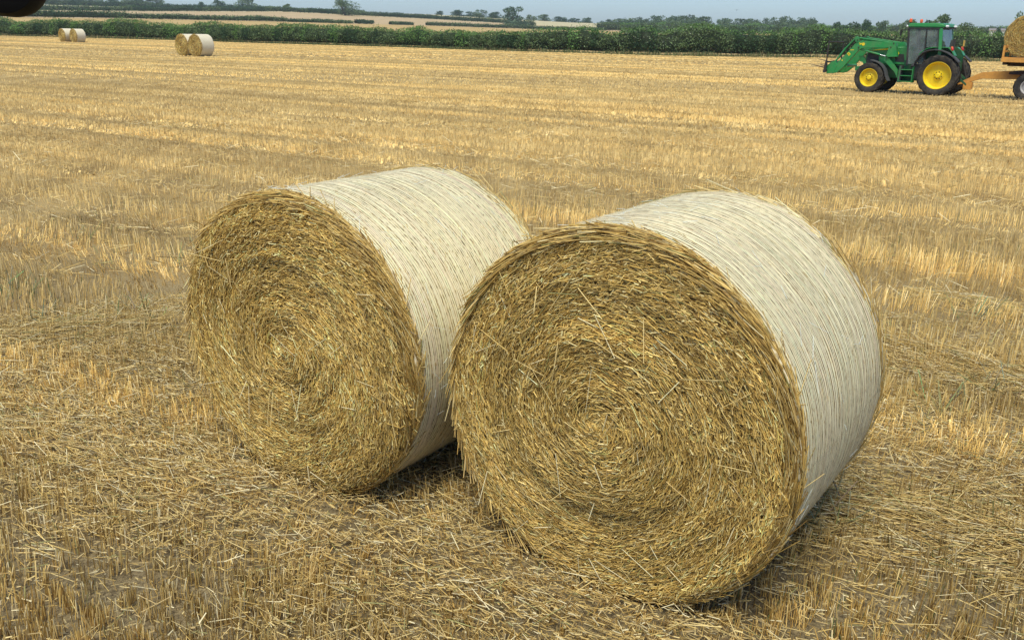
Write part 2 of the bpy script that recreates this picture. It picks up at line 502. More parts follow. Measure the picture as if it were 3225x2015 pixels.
def blades(P, D, Wd, side=None):
    """flat blade of width Wd, turned at random about its length"""
    n = len(P)
    d = D / np.maximum(np.linalg.norm(D, axis=1, keepdims=True), 1e-9)
    ref = rng.standard_normal((n, 3)); a = np.cross(d, ref) if side is None else side; a /= np.linalg.norm(a, axis=1, keepdims=True)
    e = a * Wd[:, None] * .5
    V = np.stack([P - e, P + e, P + D + e * .8, P + D - e * .8], 1)
    F = (np.arange(n) * 4)[:, None] + np.array([[0, 1, 2, 3]])
    return V.reshape(-1, 3), F, np.repeat(np.arange(n), 4)

# ------------------------------------------------------------------ standing stubble
BALE_R, BALE_L = 0.805, 1.165
BALES_NEAR = [((0.377, 3.36), 0.617), ((-1.109, 4.248), 0.608)]
def under_bale(x, y):
    """true where a near bale lies on the ground"""
    k = np.zeros(len(x), bool)
    for (cx, cy), yaw in BALES_NEAR:
        ax = np.array([math.sin(yaw), math.cos(yaw)]); pr = np.array([math.cos(yaw), -math.sin(yaw)])
        s = (x - cx) * ax[0] + (y - cy) * ax[1]; t = (x - cx) * pr[0] + (y - cy) * pr[1]
        k |= (s > -.02) & (s < BALE_L + .02) & (np.abs(t) < .36)
    return k

def scatter(r0, r1, dens, half):
    area = half * (r1 * r1 - r0 * r0)
    n = int(area * dens)
    r = np.sqrt(r0 * r0 + rng.random(n) * (r1 * r1 - r0 * r0)); th = (rng.random(n) * 2 - 1) * half
    return r * np.sin(th), r * np.cos(th)

def in_field(x, y):
    th = np.arctan2(x, y); return np.hypot(x, y) < np.interp(th, hedge_th, hedge_r) - .8

def stubble_zone(r0, r1, dens, half, width, near, hscale=1.0, rows=False, flat=False):
    x, y = scatter(r0, r1, dens, half)
    a, c = rowspace(x, y)
    pitch = .135; ha = np.full(len(x), .5); hb = np.full(len(x), .5)
    cr = np.round(c / pitch) * pitch
    if near:                                              # drawn up in drill rows
        ac = np.round(a / .05) * .05                       # several stalks to a plant
        ha = _perm[(np.round(a / .05).astype(int)) % 256, (np.round(c / pitch).astype(int)) % 256]
        hb = _perm[(np.round(c / pitch).astype(int) + 91) % 256, (np.round(a / .05).astype(int) + 37) % 256]
        sp = np.where(rng.random(len(a)) < .7, .026, .075)
        a = ac + (ha - .5) * .06 + sp * .6 * rng.standard_normal(len(a))
        c2 = cr + (hb - .5) * .07 + sp * .6 * rng.standard_normal(len(a)) + .012 * np.sin(a * 2.1)
        x = a * RD[0] + c2 * RN[0]; y = a * RD[1] + c2 * RN[1]
    keep = in_field(x, y) & ~under_bale(x, y)
    tr = track_fn(x, y); t1, t2, t3 = tone_fn(x, y)
    bare = np.clip((fbm(x * .9 + 3, y * .9 + 8, 3) - .62) * 4, 0, .4) * np.clip(1 - np.hypot(x, y) / 12, .15, 1)
    keep &= rng.random(len(x)) > np.maximum(.25 * tr, bare)
    if rows: keep &= rng.random(len(x)) < np.clip((np.hypot(x, y) - r0) / (.5 * r0), .04, 1)
    keep &= (hb > .16) | (not near)
    x, y, tr, t1, t2, t3, ha, hb = [q[keep] for q in (x, y, tr, t1, t2, t3, ha, hb)]
    n = len(x); r = np.hypot(x, y)
    ld, ll = line_fn(x, y); fade = np.clip((r - 3.5) / 4, 0, 1); ld = ld * fade; ll = ll * fade
    # shorter, trodden stubble around the bales, taller to the right and beyond
    tall = np.clip((r - 3.5) / 5, 0, 1) * .05 + np.clip((x - .9) / 1.5, 0, 1) * .02
    h = (.072 + tall * 1.15) * (1 - .5 * tr) * (.70 + .6 * rng.random(n)) * (.7 + .6 * t3) * (.7 + .6 * ha) * hscale * (1 - .45 * ld)
    lean = .10 + .9 * tr ** 1.5 * rng.random(n) + .12 * rng.standard_normal(n)
    az = 6.28 * fbm(x * .8, y * .8 + 31, 2) * 1.5 + .8 * rng.standard_normal(n)
    D = np.stack([np.sin(lean) * np.cos(az), np.sin(lean) * np.sin(az), np.cos(lean)], 1) * h[:, None]
    P = np.stack([x, y, np.full(n, -.005)], 1)
    Wd = width * (.7 + .6 * rng.random(n))
    if rows:
        sd = np.tile(np.array([RD[0], RD[1], 0.]), (n, 1)) + .25 * rng.standard_normal((n, 3)) * np.array([1, 1, .2])
        V, F, ix = blades(P, D, Wd, sd)
    else:
        V, F, ix = prisms(P, D, Wd) if near and not flat else blades(P, D, Wd)
    col = straw_cols(n)
    far = np.clip((r - 4.5) / 16, 0, .78)[:, None]            # fewer, broader tufts far off each stand for several stalks
    col = col * (1 - far) + np.array(srgb(224, 197, 138)) * far * (1 + .07 * rng.standard_normal((n, 1)))
    # ripe gold, weathered buff and grey-brown patches in bands along the rows
    k = np.clip(.85 * np.tanh(5.5 * (t1 - .5)) + (t3 - .5) * .6 + (t2 - .5) * .5, -1, 1)[:, None]
    gold = np.array([1.03, .97, .84]); buff = np.array([1.02, 1.0, 1.02])
    col = col * (np.where(k > 0, 1 + k * (gold - 1), 1 - (-k) * (1 - buff))) * (1 + .27 * k)
    near_dark = np.clip(1 - (r - 4.2) / 2.5, 0, 1)[:, None] * np.clip(.45 + .9 * (t2[:, None] - .35), 0, 1)  # stubble colour darkened in soft patches close to the camera
    col = col * (1 - near_dark * np.array([.36, .38, .38])) * (1 + .12 * np.clip((r - 4.5) / 4, 0, 1)[:, None] * np.array([1.0, .95, .7])) * (.72 + .56 * ha[:, None])
    green = (rng.random(n) < .035) & (t2 > .5) & (r < 13)
    col[green] = np.array([.16, .19, .07]) * (.7 + .6 * rng.random((green.sum(), 1)))
    col = col * (1 - .62 * ld[:, None] * np.array([.95, 1.0, 1.0])) * (1 + .24 * ll[:, None]) * (1 - .07 * np.clip((r - 15) / 15, 0, 1))[:, None]
    return V, F, col[ix]

def join_parts(parts):
    # all the pieces have quads
    V = []; F = []; C = []; b = 0
    for v, f, c in parts:
        V.append(v); F.append(f + b); C.append(c); b += len(v)
    return np.concatenate(V), np.concatenate(F), np.concatenate(C)

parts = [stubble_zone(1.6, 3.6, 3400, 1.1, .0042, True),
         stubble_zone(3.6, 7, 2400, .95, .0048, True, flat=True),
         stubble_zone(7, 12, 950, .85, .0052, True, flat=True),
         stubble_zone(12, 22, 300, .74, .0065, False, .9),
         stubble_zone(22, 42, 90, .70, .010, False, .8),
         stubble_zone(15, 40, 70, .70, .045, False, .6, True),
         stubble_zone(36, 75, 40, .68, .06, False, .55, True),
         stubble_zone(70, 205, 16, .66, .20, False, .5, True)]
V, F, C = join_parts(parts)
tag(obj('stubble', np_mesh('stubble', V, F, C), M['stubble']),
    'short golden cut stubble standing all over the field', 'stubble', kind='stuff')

# ------------------------------------------------------------------ straw lying loose
def litter_zone(r0, r1, dens, half, lmin, lmax, width, sides3=True, shade=1.0):
    x, y = scatter(r0, r1, dens, half)
    tr = track_fn(x, y)
    clump = fbm(x * 1.3 + 50, y * 1.3, 3)
    keep = in_field(x, y) & ~under_bale(x, y) & (rng.random(len(x)) < np.clip((clump - .30) * 3 + .9 * tr, .22, 1))
    x, y, tr = x[keep], y[keep], tr[keep]
    n = len(x)
    ln = lmin + (lmax - lmin) * rng.random(n) ** 2
    rowdir = math.atan2(RD[1], RD[0])
    az = np.where(rng.random(n) < .35 + .4 * tr, rowdir + .4 * rng.standard_normal(n), rng.random(n) * 6.28)
    el = .22 * rng.standard_normal(n)
    D = np.stack([np.cos(az) * np.cos(el), np.sin(az) * np.cos(el), np.sin(el)], 1) * ln[:, None]
    z = .012 + .06 * rng.random(n) ** 1.5 + np.maximum(-D[:, 2], 0)
    P = np.stack([x, y, z], 1) - D * np.array([.5, .5, 0])
    V, F, ix = prisms(P, D, width * (.7 + .6 * rng.random(n))) if sides3 else blades(P, D, width * (.7 + .6 * rng.random(n)))
    col = straw_cols(n, (.28, .22, .16, .1, .16, .12, .05, .04)) * shade
    return V, F, col[ix]
lit = [litter_zone(1.6, 8, 1000, 1.0, .025, .17, .0036), litter_zone(1.6, 8, 3800, .95, .012, .05, .0044, False, .78), litter_zone(9, 24, 90, .74, .06, .30, .006, False)]
# the swath of long straw that spilled out beside the right-hand bale, and the bright flattened band beyond it
def swath(p0, p1, width, n, lmin, lmax, ht, pale=1.0):
    p0 = np.array(p0[:2]); p1 = np.array(p1[:2]); d = (p1 - p0) / np.linalg.norm(p1 - p0); nn = np.array([-d[1], d[0]])
    s = rng.random(n) * np.linalg.norm(p1 - p0); t = rng.standard_normal(n) * width * .75
    wob = .12 * np.sin(s * 2.3)
    xy = p0 + s[:, None] * d + (t + wob)[:, None] * nn
    az = math.atan2(d[1], d[0]) + .5 * rng.standard_normal(n)
    el = .13 * rng.standard_normal(n); ln = lmin + (lmax - lmin) * rng.random(n)
    D = np.stack([np.cos(az) * np.cos(el), np.sin(az) * np.cos(el), np.sin(el)], 1) * ln[:, None]
    z = .02 + ht * rng.random(n) * np.exp(-(t / width) ** 2 * 2)
    P = np.concatenate([xy, z[:, None]], 1) - D * .5; P[:, 2] = np.maximum(P[:, 2], .008)
    V, F, ix = prisms(P, D, .0040 * (.7 + .7 * rng.random(n)))
    c = straw_cols(n, (.26, .22, .14, .08, .16, .12, .04, .10)) * pale
    return V, F, c[ix]
lit.append(swath(ground_at(2480, 1600), ground_at(3420, 1790), .34, 1300, .10, .42, .07, .92))
lit.append(swath(ground_at(2790, 1090), ground_at(3500, 1330), .16, 800, .12, .4, .10, 1.0))
lit.append(swath(ground_at(-150, 1120), ground_at(560, 1010), .40, 600, .1, .35, .08, .9))
lit.append(swath(ground_at(-200, 1330), ground_at(620, 1560), .55, 1100, .05, .20, .06, 1.05))
lit.append(swath(ground_at(2850, 930), ground_at(3500, 1080), .20, 400, .12, .35, .10, 1.0))
V, F, C = join_parts(lit)
tag(obj('loose_straw', np_mesh('loose_straw', V, F, C), M['straw']),
    'loose pale straw and chaff lying over the stubble', 'straw', kind='stuff')

# green weeds among the stubble by the left frame edge
def weeds():
    P = []; D = []
    for px, py, n in ((40, 940, 30), (420, 1000, 15), (140, 1010, 15), (260, 760, 15), (600, 830, 12), (3060, 1010, 18), (2960, 1290, 20), (2570, 1640, 25), (3150, 1240, 16)):
        g = ground_at(px, py)
        for k in range(n):
            az = rng.random() * 6.28; el = .5 + .8 * rng.random(); ln = .1 + .22 * rng.random()
            P.append(g + np.array([rng.normal() * .10, rng.normal() * .10, 0]))
            D.append(np.array([math.cos(az) * math.cos(el), math.sin(az) * math.cos(el), math.sin(el)]) * ln)
    P = np.array(P); D = np.array(D)
    V, F, ix = prisms(P, D, .004 + .003 * rng.random(len(P)))
    c = np.array([.34, .34, .17]) * (.6 + .7 * rng.random((len(P), 1))) * (1 + .15 * rng.standard_normal((len(P), 3)))
    tag(obj('weeds', np_mesh('weeds', V, F, np.clip(c, .02, 1)[ix]), M['stubble']), 'thin grey-green grass weeds among the stubble', 'weeds', kind='stuff')
weeds()

# ------------------------------------------------------------------ round bales
def bale_radius(phi, wob, R=BALE_R):
    """outline of a settled bale: a little out of round, flat where it lies"""
    r = R * (1 + .006 * np.sin(2 * phi + wob) + .006 * np.sin(3 * phi + 2 * wob) + .003 * np.sin(7 * phi + 3 * wob))
    flat = -(R - .045)
    z = r * np.sin(phi)
    s = np.where(z < flat, flat / np.minimum(z, -1e-6), 1.0)
    return r * (s * .85 + .15)

def net_mat(far=False):
    mt, nt, out = new_mat('net_wrap_far' if far else 'net_wrap')
    p = principled(nt, out, 0.6, 0.25)
    a = nt.nodes.new('ShaderNodeAttribute'); a.attribute_name = 'wrap'
    mp = nt.nodes.new('ShaderNodeMapping'); nt.links.new(a.outputs['Vector'], mp.inputs[0]); mp.inputs['Scale'].default_value = (30, 95, 1)
    dash = noise(nt, 1.0, 3, mp.outputs[0], .6)
    mp2 = nt.nodes.new('ShaderNodeMapping'); nt.links.new(a.outputs['Vector'], mp2.inputs[0]); mp2.inputs['Scale'].default_value = (3, 5, 1)
    patch = noise(nt, 1.0, 5, mp2.outputs[0], .6)
    c = ramp(nt, dash.outputs['Fac'], [(0.30, (0.40, 0.33, 0.20)), (0.45, (0.70, 0.63, 0.46)), (0.6, (0.80, 0.74, 0.58))] if far else [(0.36, (0.10, 0.07, 0.03)), (0.43, (0.34, 0.255, 0.12)), (0.50, (0.64, 0.53, 0.32)), (0.62, (0.80, 0.71, 0.51))])
    c2 = mixc(nt, ramp(nt, patch.outputs['Fac'], [(0.35, (.40,) * 3), (0.7, (0.03,) * 3)]).outputs[0], c.outputs[0], (0.60, 0.48, 0.28))
    nt.links.new(c2, p.inputs['Base Color'])
    b = nt.nodes.new('ShaderNodeBump'); b.inputs['Strength'].default_value = .6; b.inputs['Distance'].default_value = .004
    nt.links.new(dash.outputs['Fac'], b.inputs['Height']); nt.links.new(b.outputs[0], p.inputs['Normal'])
    return mt
M['net'] = net_mat(); M['net_far'] = net_mat(True)
M['strand'] = attr_mat('net_strand', 0.5, 0.3, 0.12, 25)

def core_mat():
    mt, nt, out = new_mat('packed_straw')
    p = principled(nt, out, 0.85, 0.15)
    a = nt.nodes.new('ShaderNodeAttribute'); a.attribute_name = 'wrap'
    mp = nt.nodes.new('ShaderNodeMapping'); nt.links.new(a.outputs['Vector'], mp.inputs[0]); mp.inputs['Scale'].default_value = (9, 130, 1)
    n = noise(nt, 1.0, 4, mp.outputs[0], .65)
    c = ramp(nt, n.outputs['Fac'], [(0.3, (0.09, 0.055, 0.018)), (0.5, (0.26, 0.17, 0.06)), (0.7, (0.45, 0.32, 0.13))])  # dark straw tones; shade between the face straws is put into this colour
    nt.links.new(c.outputs[0], p.inputs['Base Color'])
    b = nt.nodes.new('ShaderNodeBump'); b.inputs['Strength'].default_value = .8; b.inputs['Distance'].default_value = .01
    nt.links.new(n.outputs['Fac'], b.inputs['Height']); nt.links.new(b.outputs[0], p.inputs['Normal'])
    return mt
M['core'] = core_mat()

def lathe_bale(prof, wob, seg):
    """profile of (scale of radius, inset in m, y) turned into a bale surface; wrap attr = (arc length, radius or y)"""
    V = []; U = []
    ph = np.linspace(0, 2 * math.pi, seg, endpoint=False)
    R = bale_radius(ph, wob)
    for sc, ins, y in prof:
        r = np.maximum(R * sc - ins, 0)
        V.append(np.stack([r * np.cos(ph), np.full(seg, y), r * np.sin(ph)], 1))
        U.append(np.stack([ph * BALE_R, np.full(seg, y if sc == 1 else sc * BALE_R)], 1))
    m_ = len(prof)
    F = [(i * seg + k, i * seg + (k + 1) % seg, (i + 1) * seg + (k + 1) % seg, (i + 1) * seg + k) for i in range(m_ - 1) for k in range(seg)]
    return np.concatenate(V), np.array(F), np.concatenate(U)

def face_height(rr, phi, seed):
    """relief of the straw face: 0 at the plane of the face, bulging out towards the camera is negative"""
    return -.030 * (1 - rr ** 2) + .030 * (fbm(rr * 11 + seed * 2, phi * .35 + seed, 2) - .5) + .040 * (fbm(rr * 5 + seed, phi * .8 + 7 * seed, 3) - .5) + .055 * np.clip((rr - .90) / .10, 0, 1) ** 2

def make_bale(name, label, loc, yaw, seed, detail, group, z=None):
    """detail 2: seen close, 1: seen across the field"""
    r_ = np.random.default_rng(100 + seed)
    zc = BALE_R - .05 if z is None else z + BALE_R - .03
    t = thing(name, label, 'bale', (loc[0], loc[1], 0 if z is None else z), -yaw, group)
    zc -= 0 if z is None else z
    wob = seed * 1.7
    seg = 160 if detail == 2 else 56
    up = np.array([0, 0, zc])
    # packed straw body
    prof = [(s, 0, face_height(np.array(s), np.array(0.), seed) * 0 - .028 * (1 - s ** 2) + .05 * max(0, (s - .9) / .1) ** 2 + .012) for s in (0.004, .2, .4, .6, .75, .86, .93, .97)]
    prof += [(1.0, .012, .075), (1.0, .008, .12), (1.0, .008, BALE_L - .12), (1.0, .014, BALE_L - .06), (.95, 0, BALE_L - .02), (.7, 0, BALE_L), (.3, 0, BALE_L + .01), (0.004, 0, BALE_L + .01)]
    V, F, U = lathe_bale(prof, wob, seg)
    obj('straw_core', np_mesh('straw_core', V + up, F, smooth=True, uv=U), M['core'], t)
    # net wrap
    edge = .036
    ys = np.linspace(edge, BALE_L - edge, 14)
    V, F, U = lathe_bale([(1.0, 0.006, ys[0] - .004)] + [(1.0, 0, y) for y in ys] + [(1.0, .006, ys[-1] + .004)], wob, seg)
    # ragged front edge of the net
    nz = (fbm(U[:, 0] * 3 + seed, U[:, 1] * 0, 3) - .5) * .06
    fr = np.clip(1 - (V[:, 1] - edge) / .1, 0, 1); bk = np.clip(1 - (BALE_L - edge - V[:, 1]) / .1, 0, 1)
    V[:, 1] += nz * fr - nz * bk
    rad = 1 + .006 * (fbm(U[:, 0] * 2.2 + seed * 3, U[:, 1] * 3, 3) - .5)
    V[:, 0] *= rad; V[:, 2] *= rad
    net = obj('net_wrap', np_mesh('net_wrap', V + up, F, smooth=True, uv=U), M['net' if detail == 2 else 'net_far'], t)
    if detail == 2:
        # the strands of the net, wound round and round
        ns = 82; sg = 130
        ph = np.linspace(0, 2 * math.pi, sg + 1)
        Vs = []; Fs = []; Cs = []; b = 0
        for k in range(ns):
            y0 = edge + .012 + (BALE_L - 2 * edge - .024) * (k + .5) / ns + r_.normal() * .0022
            yy = y0 + .006 * (fbm(ph * 2.2 + k * .05, np.full(sg + 1, k * .06 + seed), 2) - .5) + .012 * np.sin(ph + seed) 
            wd = (.0030 + .0008 * r_.random()) * (.75 + .5 * vnoise(ph * 6 + k * 3.7, np.full(sg + 1, k * 1.3)))
            rad = bale_radius(ph, wob) + .0035 + .003 * (vnoise(ph * 9 + k, np.full(sg + 1, k * 2.3)) - .3)
            rad = rad * (1 + .006 * (fbm(ph * BALE_R * 2.2 + seed * 3, yy * 3, 3) - .5))
            for sgn in (-1, 1):
                Vs.append(np.stack([rad * np.cos(ph), yy + sgn * wd, rad * np.sin(ph)], 1))
            base = srgb(247, 233, 190)
            tint = 1 + .02 * r_.standard_normal(3)
            cc = np.tile(np.array(base) * tint, (2 * (sg + 1), 1)) * (.90 + .16 * vnoise(np.tile(ph, 2) * 12 + k, np.full(2 * (sg + 1), k * 1.9)))[:, None]
            if r_.random() < .05: cc *= np.array([.90, .97, .97])
            if k in (ns - 9, ns - 8): cc *= np.array([.95, .86, .90])
            Cs.append(cc)
            i = np.arange(sg)
            Fs.append(np.stack([b + i, b + i + 1, b + sg + 1 + i + 1, b + sg + 1 + i], 1)); b += 2 * (sg + 1)
        tag(obj('net_strand', np_mesh('net_strand', np.concatenate(Vs) + up, np.concatenate(Fs), np.clip(np.concatenate(Cs), 0, .9)), M['strand'], net), kind='stuff')
        # straw working out through the net, lying along it
        n6 = 5200
        phi = r_.random(n6) * 6.28318; yb = edge + (BALE_L - 2 * edge) * r_.random(n6)
        low = r_.random(n6) < .35 + .65 * np.clip(-np.sin(phi), 0, 1); phi, yb = phi[low], yb[low]; n6 = len(phi)
        rad = bale_radius(phi, wob) + .0045; ln = .006 + .028 * r_.random(n6) ** 2
        T = np.stack([-np.sin(phi), 0 * phi, np.cos(phi)], 1); O = np.stack([np.cos(phi), 0 * phi, np.sin(phi)], 1)
        D = T + np.array([[0, 1., 0]]) * (.45 * r_.standard_normal(n6))[:, None] + O * (.10 * r_.random(n6) - .04)[:, None]
        D = D / np.linalg.norm(D, axis=1, keepdims=True) * ln[:, None]
        Vn, Fn, ixn = blades(np.stack([rad * np.cos(phi), yb, rad * np.sin(phi)], 1) + up, D, .0028 * (.6 + .8 * r_.random(n6)), np.cross(T, O))
        tag(obj('net_straw', np_mesh('net_straw', Vn, Fn, (straw_cols(n6, (.2, .22, .2, .14, .05, .1, .09, 0), r=r_) * np.array([.95, .9, .74]))[ixn]), M['straw'], net), kind='stuff')
        # loose filaments of torn net
        n = 160
        phi = r_.random(n) * 6.28; yb = edge + (BALE_L - 2 * edge) * r_.random(n)
        rad = bale_radius(phi, wob) + .008
        P = np.stack([rad * np.cos(phi), yb, rad * np.sin(phi)], 1)
        dd = r_.standard_normal((n, 3)) * .05; P2 = P + dd
        rr2 = np.hypot(P2[:, 0], P2[:, 2]); k2 = (rad + .004 + .014 * r_.random(n)) / rr2
        P2[:, 0] *= k2; P2[:, 2] *= k2
        V, F, ix = prisms(P + up, P2 - P, np.full(n, .0016))
        tag(obj('torn_thread', np_mesh('torn_thread', V, F, np.tile(np.array(srgb(228, 236, 232)), (len(V), 1))), M['strand'], net), kind='stuff')
    # straw on the open face, lying round in a spiral
    n = 21000 if detail == 2 else 2600
    k = 1.0 if detail == 2 else 2.4
    rr = np.sqrt(r_.random(n) * .995 + .0015); phi = r_.random(n) * 6.28318
    ln = (.025 + .075 * r_.random(n) ** 1.7) * (1 if detail == 2 else 2.0)
    ln = np.minimum(ln, .03 + rr * .9)
    spin = .14 + .55 * (fbm(rr * 2.2 + seed * 3, np.cos(phi) * 1.2 + 5, 2) - .5) + .22 * r_.standard_normal(n)
    odd = r_.random(n) < .05; spin[odd] = r_.random(odd.sum()) * 3.14
    R = bale_radius(phi, wob) * rr
    dep = face_height(rr, phi, seed)
    P = np.stack([R * np.cos(phi), dep - .004 + .022 * (r_.random(n) - .5), R * np.sin(phi)], 1)
    tx = -np.sin(phi); tz = np.cos(phi); cx = np.cos(phi); cz = np.sin(phi)
    dx = tx * np.cos(spin) - cx * np.sin(spin); dz = tz * np.cos(spin) - cz * np.sin(spin)
    dy = .07 * r_.standard_normal(n)
    dy[odd] -= .12 * r_.random(odd.sum())
    D = np.stack([dx, dy, dz], 1); D /= np.linalg.norm(D, axis=1, keepdims=True); D *= ln[:, None]
    P = P - D * .5
    # nothing reaches past the rim
    e2 = P + D
    lim = bale_radius(np.arctan2(e2[:, 2], e2[:, 0]), wob) - .004
    over = np.hypot(e2[:, 0], e2[:, 2]) / lim
    sc = np.where(over > 1, 1 / over, 1.0)
    e2[:, 0] *= sc; e2[:, 2] *= sc; e2[:, 1] += np.where(over > 1, .03 * r_.random(n), 0)
    D = e2 - P
    tonev = fbm(rr * 9 + seed, phi * .6 + seed, 3)
    col = straw_cols(n, (.18, .24, .22, .13, .08, .10, .05, .03), r=r_) * ((.60 + .70 * tonev) * (1 + (.30 * (1 - rr) if seed == 2 else .06)))[:, None] * np.array([1.0, .95, .76]) * (1.06 if detail == 2 else 1.22)
    P_, D_, W_, C_ = [P], [D], [.0028 * k * (.6 + .8 * r_.random(n))], [col]
    if detail == 2:
        # crushed short pieces matted between the stalks, and the wound-up heart of the bale
        n5 = 30000
        rr = np.sqrt(r_.random(n5) * .97); rr[:900] = .07 * r_.random(900); phi = r_.random(n5) * 6.28318
        R = bale_radius(phi, wob) * rr
        sp = .25 + .5 * r_.standard_normal(n5); ln = .010 + .035 * r_.random(n5) ** 1.5
        D = np.stack([-np.sin(phi) * np.cos(sp) - np.cos(phi) * np.sin(sp), .12 * r_.standard_normal(n5), np.cos(phi) * np.cos(sp) - np.sin(phi) * np.sin(sp)], 1) * ln[:, None]
        P = np.stack([R * np.cos(phi), face_height(rr, phi, seed) - .006 + .020 * (r_.random(n5) - .5), R * np.sin(phi)], 1)
        tv = fbm(rr * 9 + seed, phi * .6 + seed, 3)
        mat_V, mat_F, mat_ix = blades(P - D * .5 + up, D, .0036 * (.5 + 1.1 * r_.random(n5)), np.stack([r_.standard_normal(n5) * .3, .5 * r_.standard_normal(n5), r_.standard_normal(n5) * .3], 1) + np.cross(D / ln[:, None], np.array([0, 1., 0])))
        mat_C = (straw_cols(n5, (.22, .24, .18, .12, .10, .10, .06, .03), r=r_) * ((.62 + .65 * tv) * (1 + (.30 * (1 - rr) if seed == 2 else .06)))[:, None] * np.array([1.0, .95, .76]))
    # fringe round the rim: straw rolled over the edge and poking out
    n2 = 3600 if detail == 2 else 260
    phi = r_.random(n2) * 6.28318; R = bale_radius(phi, wob)
    yb = -.004 + .052 * r_.random(n2); inn = .10 * np.clip((.05 - yb) / .05, 0, 1) ** 2
    rad = R - inn * .5 + .003 + .006 * r_.random(n2)
    P = np.stack([rad * np.cos(phi), yb, rad * np.sin(phi)], 1)
    spin = .35 * r_.standard_normal(n2); ln = (.05 + .11 * r_.random(n2)) * (1 if detail == 2 else 1.6)
    out = .03 * r_.standard_normal(n2); wild = r_.random(n2) < .022; out[wild] = .12 + .35 * r_.random(wild.sum()); spin[wild] = r_.standard_normal(wild.sum())
    T = np.stack([-np.sin(phi), 0 * phi, np.cos(phi)], 1); O = np.stack([np.cos(phi), 0 * phi, np.sin(phi)], 1)
    D = T * np.cos(spin)[:, None] + np.array([[0, 1., 0]]) * np.sin(spin)[:, None] * .7 + O * (out - ln * .35 / BALE_R)[:, None]
    D = D / np.linalg.norm(D, axis=1, keepdims=True) * ln[:, None]
    P_.append(P); D_.append(D); W_.append(.0042 * k * (.7 + .6 * r_.random(n2))); C_.append(straw_cols(n2, (.18, .24, .22, .15, .06, .09, .06, .04), r=r_) * np.array([.95, .9, .76]))
    if detail == 2:
        # straw poking out at the far rim, and odd long stalks hanging from the face
        n3 = 420
        phi = r_.random(n3) * 6.28318; R = bale_radius(phi, wob) + .004
        P = np.stack([R * np.cos(phi), BALE_L - .10 + .09 * r_.random(n3), R * np.sin(phi)], 1)
        T = np.stack([-np.sin(phi), 0 * phi, np.cos(phi)], 1); O = np.stack([np.cos(phi), 0 * phi, np.sin(phi)], 1)
        sp = .4 * r_.standard_normal(n3); ln = .05 + .14 * r_.random(n3)
        o2 = .06 * r_.random(n3) ** 3 * 5
        D = T * np.cos(sp)[:, None] + np.array([[0, 1., 0]]) * np.sin(sp)[:, None] * .5 + O * (o2 - ln * .4)[:, None]
        D = D / np.linalg.norm(D, axis=1, keepdims=True) * ln[:, None]
        P_.append(P); D_.append(D); W_.append(.004 * (.7 + .6 * r_.random(n3))); C_.append(straw_cols(n3, r=r_))
        n4 = 110
        rr = .9 * np.sqrt(r_.random(n4)); phi = r_.random(n4) * 6.28318
        R = bale_radius(phi, wob) * rr * .98
        P = np.stack([R * np.cos(phi), face_height(rr, phi, seed) - .018, R * np.sin(phi)], 1)
        ln = .06 + .14 * r_.random(n4)
        D = np.stack([r_.standard_normal(n4), -.35 * r_.random(n4), r_.standard_normal(n4) - .4], 1)
        D = D / np.linalg.norm(D, axis=1, keepdims=True) * ln[:, None]
        P_.append(P); D_.append(D); W_.append(.0034 * (.7 + .6 * r_.random(n4))); C_.append(straw_cols(n4, (.3, .2, .1, .05, .25, .1, 0, .06), r=r_))
    V, F, ix = prisms(np.concatenate(P_) + up, np.concatenate(D_), np.concatenate(W_))
    C = np.clip(np.concatenate(C_), .01, .9)[ix]
    if detail == 2:
        V, F, C = join_parts([(V, F, C), (mat_V, mat_F, np.clip(mat_C, .01, .9)[mat_ix])])
    tag(obj('face_straw', np_mesh('face_straw', V, F, C), M['straw'], t), kind='stuff')
    return t

make_bale('straw_bale', 'large round straw bale in white net at the front, the nearer one on the right', BALES_NEAR[0][0], BALES_NEAR[0][1], 1, 2, 'round bales left on the field')
make_bale('straw_bale', 'large round straw bale in white net at the front, behind and left of the nearest', BALES_NEAR[1][0], BALES_NEAR[1][1], 2, 2, 'round bales left on the field').scale = (1.02, 1.03, .972)
for i, (px, py, lab) in enumerate((
        (616, 178, 'net-wrapped round bale across the field, right one of the nearer distant pair'),
        (574, 176, 'net-wrapped round bale across the field, left one of the nearer distant pair'),
        (233, 134, 'small far round bale close to the hedge, right one of the farthest pair'),
        (197, 133, 'small far round bale close to the hedge, left one of the farthest pair'))):
    g = ground_at(px, py)
    make_bale('straw_bale', lab, g, .60 + .03 * (i % 2), 3 + i, 1, 'round bales left on the field').scale = (1.05, 1.05, 1.05)

# ------------------------------------------------------------------ hedges and trees
LEAF_PAL = {
    'hedge': [(94, 116, 72), (106, 128, 78), (80, 102, 62), (120, 140, 90), (102, 118, 80), (126, 142, 98)],
    'bright': [(110, 146, 78), (124, 158, 86), (98, 132, 70)],
    'willow': [(98, 122, 92), (84, 108, 80), (112, 134, 104)],
    'oak': [(94, 114, 76), (104, 124, 82), (84, 104, 68), (114, 132, 92)],
    'dark': [(68, 94, 58), (78, 104, 66), (58, 82, 50)],
    'brown': [(104, 88, 56), (92, 82, 50), (84, 70, 46)],
    'pale': [(150, 158, 128), (170, 176, 150), (120, 134, 96)],
}
LEAF_PAL = {k: np.array([srgb(*c) for c in v]) for k, v in LEAF_PAL.items()}
def leaf_cols(kind, n, r):
    p = LEAF_PAL[kind]; return p[r.integers(len(p), size=n)] * (.8 + .45 * r.random((n, 1)))

